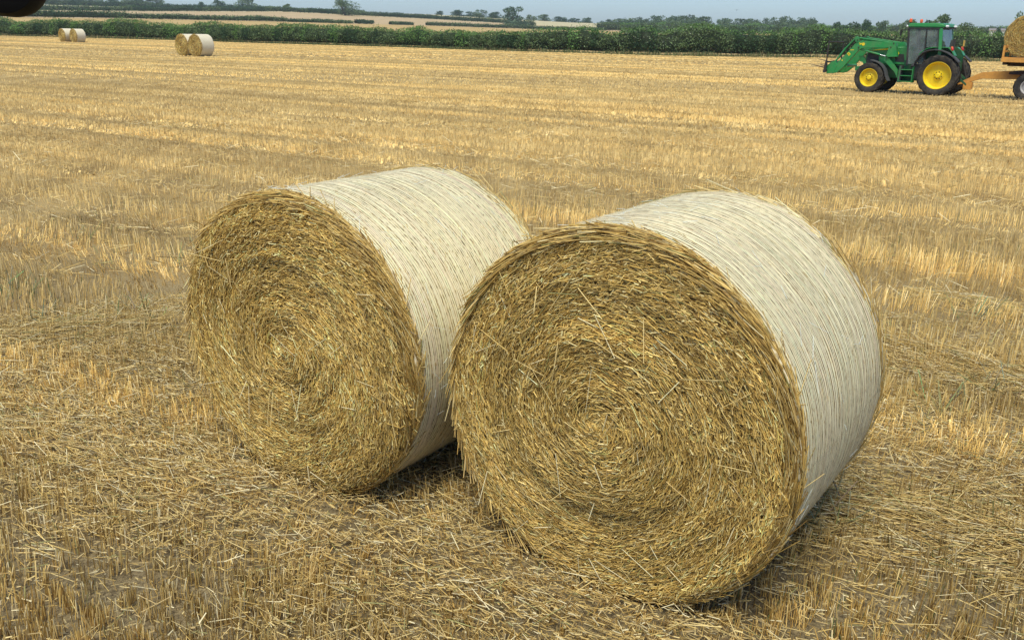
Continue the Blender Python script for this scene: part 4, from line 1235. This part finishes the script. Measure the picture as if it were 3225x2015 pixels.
# roof
rz = ztop + .01
roof = MB().plate([(C1[0] - .16, rz), (C1[0] - .17, rz + .10), (C1[0] - .08, rz + .165), (.3, rz + .19), (A1[0] - .05, rz + .18), (A1[0] + .05, rz + .13), (A1[0] + .05, rz)], -.80, .80).build('roof', M['green'], T, .045, True, 3)
for y in (.68, -.72):                       # the two beacons stand on the front edge
    bx = A1[0] - .02
    MB().tube((bx, y, rz + .15), (bx, y, rz + .22), .022, n=8).lathe([(.04, 0), (.001, 0)], (bx, y, rz + .22), 10).build('beacon_stem', M['black'], roof)
    bo = MB().lathe([(.001, 0), (.055, 0), (.062, .05), (.058, .11), (.035, .145), (.001, .15)], (0, 0, 0), 16).build('beacon', M['beacon'], roof, smooth=True)
    bo.rotation_euler = (math.pi / 2, 0, 0); bo.location = (bx, y, rz + .215)
for y in (.66, .50, -.50, -.66):
    MB().ball((C1[0] - .20, y, rz + .06), .05, .06, .05).build('work_light', M['lens'], roof, smooth=True)
    MB().box(C1[0] - .18, C1[0] - .12, y - .02, y + .02, rz + .02, rz + .06).build('lamp_bracket', M['black'], roof)
for y in (.74, -.74):
    MB().ball((A1[0] + .07, y, rz + .05), .04, .055, .045).build('work_light', M['lens'], roof, smooth=True)
MB().box(C1[0] - .20, C1[0] - .10, -.74, .74, rz - .03, rz + .015).build('roof_valance', M['black'], roof)
# mirrors
for s in (1, -1):
    MB().tube((A1[0] + .03, s * .78, 2.62), (A1[0] + .20, s * 1.02, 2.60), .012, n=6).tube((A1[0] + .20, s * 1.02, 2.64), (A1[0] + .20, s * 1.02, 2.35), .012, n=6).build('mirror_arm', M['black'], T)
    MB().box(A1[0] + .19, A1[0] + .23, s * .93, s * 1.10, 2.36, 2.58).build('mirror', M['black'], T, .012)
# number plate on the far rear corner
MB().box(-.42, -.40, -.80, -.62, 1.98, 2.22).build('number_plate', M['plate'], T)
# inside the cab
seat = MB().box(-.12, .34, -.24, .24, 1.52, 1.64).plate([(-.20, 1.6), (-.06, 1.6), (-.12, 2.25), (-.22, 2.25)], -.23, .23).build('seat', M['seat'], T, .03, True)
MB().plate([(.75, 1.22), (.98, 1.22), (1.02, 1.72), (.86, 1.76)], -.15, .15).build('dashboard', M['seat'], T, .02)
sw = MB()
for k in range(20):
    a0, a1 = 2 * math.pi * k / 20, 2 * math.pi * (k + 1) / 20
    P_ = lambda a: (.74 + .17 * math.cos(a) * .55, .20 * math.sin(a), 1.86 + .17 * math.cos(a) * -.8)
    sw.tube(P_(a0), P_(a1), .014, n=6)
sw.tube((.74, 0, 1.86), (.88, 0, 1.68), .02, n=6).tube((.74, -.18, 1.86), (.74, .18, 1.86), .01, n=6).build('steering_wheel', M['black'], T)
# rear mudguards: green inner wing, black outer lip, tail lamp
gw = tpl([(1300, 612), (1330, 560), (1370, 527), (1420, 506), (1480, 496), (1560, 496), (1632, 500), (1672, 535), (1700, 590)], .7)
bl = tpl([(1258, 690), (1275, 640), (1305, 590), (1350, 552), (1410, 528), (1480, 520), (1550, 528), (1620, 556), (1685, 602), (1735, 655)], 1.0)
for s in (1, -1):
    mg = MB().strip(gw, s * .48, s * .80, .035).build('rear_mudguard', M['green'], T, .01, True)
    MB().plate([(x, z) for x, z in gw] + [(gw[-1][0], .95), (gw[0][0], .95)], s * .47, s * .50).build('inner_wing', M['green_dark'], mg)
    MB().strip(bl, s * .70, s * 1.03, .045).build('mudguard_lip', M['fender'], mg, .015, True)
    lx, lz = tp(1652, 524, .82)
    MB().ball((lx - .03, s * .74, lz), .06, .07, .085).build('tail_light', M['red'], mg, smooth=True)
    MB().ball((lx - .01, s * .74, lz + .07), .05, .06, .05).build('indicator', M['beacon'], mg, smooth=True)
    # front mudguard
    cx_, cz_ = fx, FW
    arc = [(cx_ + .70 * math.cos(a) * 1.02, cz_ + .72 * math.sin(a)) for a in np.radians(np.linspace(88, 182, 9))]
    arc = [(fx + .02, FW + .745)] + arc[1:-1] + [(fx - .79, FW - .05), (fx - .84, FW - .10)]
    MB().strip(arc, s * .60, s * 1.0, .03).build('front_mudguard', M['fender'], T, .01, True)
    MB().box(fx - .10, fx - .04, s * .30, s * .62, FW + .60, FW + .68).build('mudguard_stay', M['steel'], T)
# steps and tank on the near side, tank on the far side
x0, zb = tp(1240, 872, .9); x1, zt = tp(1118, 700, .9)
st = MB().plate([(x0, zb), (x0 + .03, zb), (x0 + .03, zt), (x0, zt)], .62, .98).plate([(x1 - .03, zb), (x1, zb), (x1 - .02, zt), (x1 - .05, zt)], .62, .98).build('step_frame', M['green'], T, .006)
for q in (.04, .40, .78):
    z_ = zb + (zt - zb) * q
    MB().box(x0 + .02, x1 - .02, .62, .97, z_, z_ + .03).build('step', M['green'], st, .004)
MB().box(x0 + .03, x1 - .05, .58, .62, zb, zt + .25).build('tank_side', M['green_dark'], st, .01)
X_, Z_ = tp(1140, 690, .9)
MB().plate([tp(1085, 868, .9), tp(1112, 868, .9), tp(1142, 690, .9), tp(1118, 690, .9)], .55, .97).build('step_guard', M['fender'], T, .01)
MB().box(x0 - .25, x0 + .1, .35, .78, .62, 1.25).build('battery_box', M['black'], T, .03)
MB().box(.45, 1.45, -.85, -.35, .55, 1.15).build('fuel_tank', M['black'], T, .06)
# rear linkage and drawbar hook
MB().plate([(-.5, .95), (-1.02, .52), (-1.02, .44), (-.5, .80)], .32, .40).plate([(-.5, .95), (-1.02, .52), (-1.02, .44), (-.5, .80)], -.40, -.32).build('lift_arms', M['green_dark'], T, .01)
MB().plate([(-.45, .62), (-.85, .52), (-.95, .40), (-.80, .38), (-.45, .45)], -.08, .08).build('pickup_hitch', M['steel'], T, .01)
MB().tube((-.55, .36, 1.5), (-.82, .36, .62), .025, n=8).tube((-.55, -.36, 1.5), (-.82, -.36, .62), .025, n=8).build('lift_rods', M['steel'], T)

# front loader
LO = .60
for s in (1, -1):
    y0, y1 = (s * (LO - .07), s * (LO + .07))
    y = LO
    beam = tpl([(1085, 450), (900, 440), (715, 430), (680, 438), (655, 458), (540, 585), (455, 668), (395, 716), (385, 760), (410, 775), (455, 765), (520, 715), (620, 605), (695, 525), (740, 508), (900, 505), (1085, 505)], y)
    if s < 0: pass
    arm = MB().plate(beam, y0, y1).build('loader_arm', M['green'], T, .012, True)
    # knuckle with levelling rods and crowd cylinder
    MB().plate(tpl([(668, 380), (690, 392), (692, 440), (675, 455), (655, 440), (652, 392)], y), s * (LO + .02), s * (LO + .09)).build('knuckle', M['green'], T, .008)
    k0 = tp(690, 400, y); k1 = tp(1062, 455, y)
    MB().tube((k0[0], s * LO, k0[1]), (k1[0], s * LO, k1[1]), .028, n=8).tube((k0[0] + .0, s * (LO - .05), k0[1] - .055), (k1[0], s * (LO - .05), k1[1] - .06), .02, n=8).build('level_rod', M['green'], T, smooth=True)
    c0 = tp(658, 395, y); c1 = tp(545, 510, y); c2 = tp(440, 645, y)
    MB().tube((c0[0], s * LO, c0[1]), (c1[0], s * LO, c1[1]), .030, n=10).build('crowd_rod', M['green'], T, smooth=True)
    MB().tube((c1[0], s * LO, c1[1]), (c2[0], s * LO, c2[1]), .042, n=10).build('crowd_cylinder', M['green'], T, smooth=True)
    l0 = tp(705, 522, y); l1 = tp(905, 577, y); l2 = tp(985, 600, y)
    MB().tube((l0[0], s * (LO - .02), l0[1]), (l1[0], s * (LO - .02), l1[1]), .045, n=10).build('lift_cylinder', M['green'], T, smooth=True)
    MB().tube((l1[0], s * (LO - .02), l1[1]), (l2[0], s * (LO - .02), l2[1]), .024, n=10).build('lift_rod', M['chrome'], T, smooth=True)
    # mast
    MB().plate(tpl([(1060, 440), (1085, 455), (1092, 600), (1000, 602), (985, 620), (968, 600), (985, 570), (1012, 480), (1040, 445)], y), s * (LO - .11), s * (LO - .075)).plate(
        tpl([(1060, 440), (1085, 455), (1092, 600), (1000, 602), (985, 620), (968, 600), (985, 570), (1012, 480), (1040, 445)], y), s * (LO + .075), s * (LO + .11)).build('mast_plate', M['green'], T, .008)
    MB().plate(tpl([(960, 600), (1000, 600), (1092, 745), (1092, 830), (1060, 760), (950, 640)], y), s * (LO - .12), s * (LO + .05)).build('mast_leg', M['green'], T, .01)
    for (X, Y, rr) in ((1030, 500, .03), (1060, 458, .03), (985, 600, .035), (678, 425, .03), (690, 500, .03)):
        q = tp(X, Y, y); MB().tube((q[0], s * (LO + .05), q[1]), (q[0], s * (LO + .125), q[1]), rr, n=10).build('pivot_pin', M['steel'], T, smooth=True)
    # subframe hook by the front wheel
    hk = tpl([(672, 590), (715, 588), (742, 630), (748, 690), (720, 690), (708, 655), (676, 650), (690, 622), (672, 612)], y)
    MB().plate(hk, s * (.36), s * (.44)).build('subframe_hook', M['green'], T, .006)
    # headstock side plates
    MB().plate(tpl([(400, 655), (440, 640), (462, 690), (430, 770), (350, 775), (345, 700)], y), s * (LO - .09), s * (LO + .09)).build('headstock_plate', M['green'], T, .01)
    # decals
    if s > 0:
        q = tp(738, 467, y); MB().tube((q[0], LO + .071, q[1]), (q[0], LO + .075, q[1]), .066, n=20).build('round_badge', M['yellow'], arm)
        q = tp(706, 463, y)
        deer = [(-.055, -.02), (-.02, -.03), (.02, -.05), (.03, -.035), (.0, -.01), (.045, .015), (.06, .045), (.04, .04), (.035, .055), (.02, .03), (-.02, .015), (-.05, .035), (-.06, .02)]
        MB().plate([(q[0] + a * 1.05, q[1] + b * 1.05) for a, b in deer], LO + .071, LO + .0745).build('deer_emblem', M['yellow'], arm)
        for X, Y, w_, h_, dg in ((585, 570, .10, .13, -48), (620, 528, .15, .028, -6), (515, 636, .05, .05, -48)):
            q = tp(X, Y, y); ang = math.radians(dg)
            ca, sa = math.cos(ang), math.sin(ang)
            pts = [(q[0] + (a * ca - b * sa), q[1] + (a * sa + b * ca)) for a, b in ((-w_ / 2, -h_ / 2), (w_ / 2, -h_ / 2), (w_ / 2, h_ / 2), (-w_ / 2, h_ / 2))]
            MB().plate(pts, LO + .071, LO + .0745).build('decal', M['yellow'], arm)
            if w_ == .10:
                for dd in (-.025, .025):
                    pts = [(q[0] + ((a + 0) * ca - (b + dd) * sa), q[1] + (a * sa + (b + dd) * ca)) for a, b in ((-.025, -.012), (.025, -.012), (.025, .012), (-.025, .012))]
                    MB().plate(pts, LO + .0745, LO + .0775).build('decal_mark', M['black'], arm)
        q = tp(1090, 565, .43); MB().tube((q[0], .425, q[1]), (q[0], .432, q[1]), .07, n=16).build('side_badge', M['yellow'], bon)
a_ = tp(600, 690, 0); MB().tube((a_[0], -LO, a_[1]), (a_[0], LO, a_[1]), .07, n=12).build('cross_tube', M['green'], T, smooth=True)
# bale spike: dark frame, backrest and tines
fb = tp(318, 765, .85); ft = tp(345, 640, .85); tt_ = tp(372, 442, .85)
HB = .85
fr_ = MB()
for yy in (HB, 0, -HB):
    fr_.plate([(fb[0] - .06, fb[1]), (fb[0] + .06, fb[1]), (ft[0] + .04, ft[1]), (ft[0] - .05, ft[1])], yy - .04, yy + .04)
fr_.box(fb[0] - .07, fb[0] + .05, -HB, HB, fb[1] + .03, fb[1] + .13).box(ft[0] - .05, ft[0] + .03, -HB, HB, ft[1] - .09, ft[1] - .02)
spike = fr_.build('spike_frame', M['steel'], T, .006)
bk = MB()
for yy in (HB, -HB): bk.tube((ft[0], yy, ft[1] - .03), (tt_[0], yy, tt_[1]), .032, n=6)
bk.tube((tt_[0], HB, tt_[1]), (tt_[0], -HB, tt_[1]), .032, n=6).build('backrest', M['steel'], spike)
MB().plate([(fb[0] - .07, fb[1] + .05), (fb[0] - .20, fb[1] + .02), (fb[0] - .26, ft[1] - .05), (ft[0] - .06, ft[1] - .03)], -.5, .5).build('headstock', M['green_dark'], spike)
zt0 = fb[1] + .22
for yy, zz, l_ in ((.70, zt0 - .01, .78), (-.70, zt0 - .01, .78), (0, zt0, .62), (.25, zt0 + .24, .55)):
    MB().tube((fb[0] + .05, yy, zz), (fb[0] + .05 + l_, yy, zz + l_ * .19), .024, .006, 8).build('tine', M['steel'], spike, smooth=True)
# hydraulic hoses
hs = MB()
hp = [tp(1060, 452, .5), tp(900, 425, .5), tp(760, 398, .5), tp(720, 392, .5), tp(700, 402, .5)]
for i in range(len(hp) - 1): hs.tube((hp[i][0], .5, hp[i][1]), (hp[i + 1][0], .5, hp[i + 1][1]), .015, n=6)
hs.build('hose', M['black'], T)

# ------------------------------------------------------------------ orange trailer behind the tractor
R = thing('trailer', 'orange flatbed bale trailer with long drawbar behind the green tractor', 'trailer', (rootxy[0], rootxy[1], 0), math.atan2(hv[1], hv[0]))
db = tpl([(1722, 884), (1800, 842), (1960, 772), (2000, 762), (2150, 752), (2420, 745), (2420, 838), (2150, 835), (1985, 828), (1900, 850), (1790, 884), (1730, 893)], 0)
MB().plate(db, -.10, .10).build('drawbar', M['orange'], R, .012)
MB().lathe([(.09, -.025), (.09, .025), (.045, .025), (.045, -.025)], (db[0][0] + .02, 0, db[0][1] - .01), 16, True).build('towing_eye', M['steel'], R).rotation_euler = (0, 0, 0)
j0 = tp(1792, 860, 0); j1 = tp(1866, 946, 0)
MB().plate([(j0[0], j0[1]), (j1[0], j0[1]), (j1[0] - .0, j1[1]), (j0[0] - .02, j1[1])], .10, .16).box(j1[0] - .02, j1[0] + .06, -.06, .10, j1[1] + .02, j0[1]).build('parking_leg', M['orange'], R, .01)
bx0 = tp(2176, 655, 1.2)[0]; bzb = tp(2176, 655, 1.2)[1]; bzt = tp(2176, 603, 1.2)[1]
BL = 7.0
bed = MB().box(bx0 - BL, bx0, 1.12, 1.20, bzb, bzt).box(bx0 - BL, bx0, -1.20, -1.12, bzb, bzt).box(bx0 - .08, bx0 + .004, -1.196, 1.196, bzb + .003, bzt + .003).box(bx0 - BL - .004, bx0 - BL + .08, -1.196, 1.196, bzb + .003, bzt + .003).build('bed_frame', M['orange'], R, .008)
pl = None
for k in range(12):                       # floor boards
    y0 = -1.115 + k * (2.23 / 12)
    if pl is None:
        pl = MB().box(bx0 - BL + .09, bx0 - .09, 0, 2.23 / 12 - .008, bzt - .055, bzt - .015).build('plank', M['floorboard'], bed); o = pl
    else:
        o = obj('plank', pl.data, None, bed)
    o.location = (0, y0, 0)
hz = tp(2200, 480, 1.2)[1]
hd = MB()
for yy in (1.14, -1.14, 0): hd.box(bx0 - .07, bx0 + .0, yy - .05, yy + .05, bzt + .004, hz)
hd.box(bx0 - .065, bx0 - .005, -1.09, 1.09, hz - .09, hz - .003).box(bx0 - .06, bx0 - .01, -1.09, 1.09, (hz + bzt) / 2 - .04, (hz + bzt) / 2 + .04).build('headboard', M['orange'], R, .008)
ch = MB()
for yy in (.45, -.45): ch.box(bx0 - BL + .1, bx0 - .1, yy - .06, yy + .06, bzb - .16, bzb + .05)
for k in range(8): ch.box(bx0 - .35 - k * .9, bx0 - .28 - k * .9, -1.10, 1.10, bzb - .02, bzb + .04)
ch.build('chassis', M['chassis'], R, .006)
ch2 = MB().box(bx0 - .15, bx0 - .03, -1.05, 1.05, bzb - .10, bzb - .004).build('front_crossmember', M['chassis'], R)
# turntable and dolly with its wheels, rear axle
dx = tp(2475, 890, 1.0)[0]; wr = .53
MB().plate([(dx + .75, 1.10), (dx + .2, 1.12), (dx + .12, bzb - .02), (dx - .6, bzb - .02), (dx - .6, 1.06), (dx + .75, 1.06)], -.5, .5).build('turntable', M['chassis'], R, .01)
MB().plate([(dx + .9, .96), (dx + .9, 1.06), (dx - .7, 1.06), (dx - .7, .96)], -.48, .48).box(dx - .06, dx + .06, -.85, .85, wr - .06, wr + .06).plate([(dx + .35, .96), (dx - .35, .96), (dx - .12, .58), (dx + .12, .58)], .44, .52).plate([(dx + .35, .96), (dx - .35, .96), (dx - .12, .58), (dx + .12, .58)], -.52, -.44).build('dolly', M['chassis'], R, .01)
rx = bx0 - BL + 1.2
MB().box(rx - .06, rx + .06, -.85, .85, wr - .06, wr + .06).plate([(rx + .45, bzb - .16), (rx - .45, bzb - .16), (rx - .15, .6), (rx + .15, .6)], .42, .50).plate([(rx + .45, bzb - .16), (rx - .45, bzb - .16), (rx - .15, .6), (rx + .15, .6)], -.50, -.42).build('rear_axle', M['chassis'], R, .01)
for x_ in (dx, rx):
    for s in (1, -1):
        wheel(R, x_, s * .97, wr, .34, .27, s, 20, M['grey_rim'], 6, .11, .07)
# the bale riding on it
bc = tp(2418, 400, 1.15)
face_dir = lv                                                   # its open face looks at us
yaw_b = math.atan2(-lv[0], -lv[1])
wx = rootxy + hv * bc[0] + lv * .62
bale_z = bzt - .015 + .03 + .02 - .02
make_bale('straw_bale', 'round straw bale riding on the orange trailer at the right edge', wx, yaw_b, 12, 1, None, z=bale_z)

# ------------------------------------------------------------------ bird and the mirror of the cab we look out of
bp = at_range(2320, 33, 160)
bird = MB()
bird.ball((0, 0, 0), .16, .05, .05, 10, 6)
for s in (1, -1):
    bird.add([(.06, s * .03, .02), (-.05, s * .03, .02), (-.09, s * .22, .09), (.03, s * .20, .09), (-.10, s * .40, .03), (-.04, s * .40, .03)], [(0, 1, 2, 3), (3, 2, 4, 5)])
bird.add([(-.14, .02, 0), (-.14, -.02, 0), (-.26, -.06, .01), (-.26, .06, .01)], [(0, 1, 2, 3)])
bo = bird.build('bird', M['feather'], None, smooth=True); bo.location = bp; bo.rotation_euler = (0, .1, 1.2)
tag(bo, 'tiny dark bird flying above the wood', 'bird')

def cab_mirror():
    c = at_range(-75, -118, 1.15)
    t = thing('cab_mirror', 'black rounded mirror housing at the top left corner, very close', 'mirror', c, 0)
    pr = []
    W2, H2, rad = .066, .050, .034
    mb = MB(); n = 10
    outline = []
    for cx_, cz_, a0 in ((W2 - rad, -H2 + rad, -90), (W2 - rad, H2 - rad, 0), (-W2 + rad, H2 - rad, 90), (-W2 + rad, -H2 + rad, 180)):
        for k in range(n + 1):
            a = math.radians(a0 + 90 * k / n); outline.append((cx_ + rad * math.cos(a), cz_ + rad * math.sin(a)))
    m_ = len(outline); V = []; lay = ((-.028, .70), (-.020, .93), (-.006, 1.0), (.010, 1.0), (.020, .97))
    for yy, sc in lay: V += [(x * sc, yy, z * sc) for x, z in outline]
    F = [tuple(range(m_))[::-1], tuple(range((len(lay) - 1) * m_, len(lay) * m_))]
    for j in range(len(lay) - 1):
        F += [(j * m_ + i, j * m_ + (i + 1) % m_, (j + 1) * m_ + (i + 1) % m_, (j + 1) * m_ + i) for i in range(m_)]
    h = mb.add(V, F).build('housing', M['mirror'], t, smooth=True)
    h.rotation_euler = (0, math.radians(7), math.radians(10))
    MB().tube((0, .0, .045), (-.06, .02, .30), .009, n=8).build('arm', M['mirror'], t, smooth=True)
cab_mirror()

# ------------------------------------------------------------------ thin summer haze
def haze():
    mt, nt, out = new_mat('summer_haze')
    pv = nt.nodes.new('ShaderNodeVolumePrincipled')
    pv.inputs['Color'].default_value = (0.80, 0.94, 1.0, 1); pv.inputs['Density'].default_value = 0.00016; pv.inputs['Anisotropy'].default_value = 0.0
    nt.links.new(pv.outputs[0], out.inputs['Volume'])
    o = MB().box(-2700, 2700, -2700, 2700, -2.0, 60).build('haze', mt)
    tag(o, 'thin pale summer haze over the far fields', 'haze', kind='stuff')
haze()
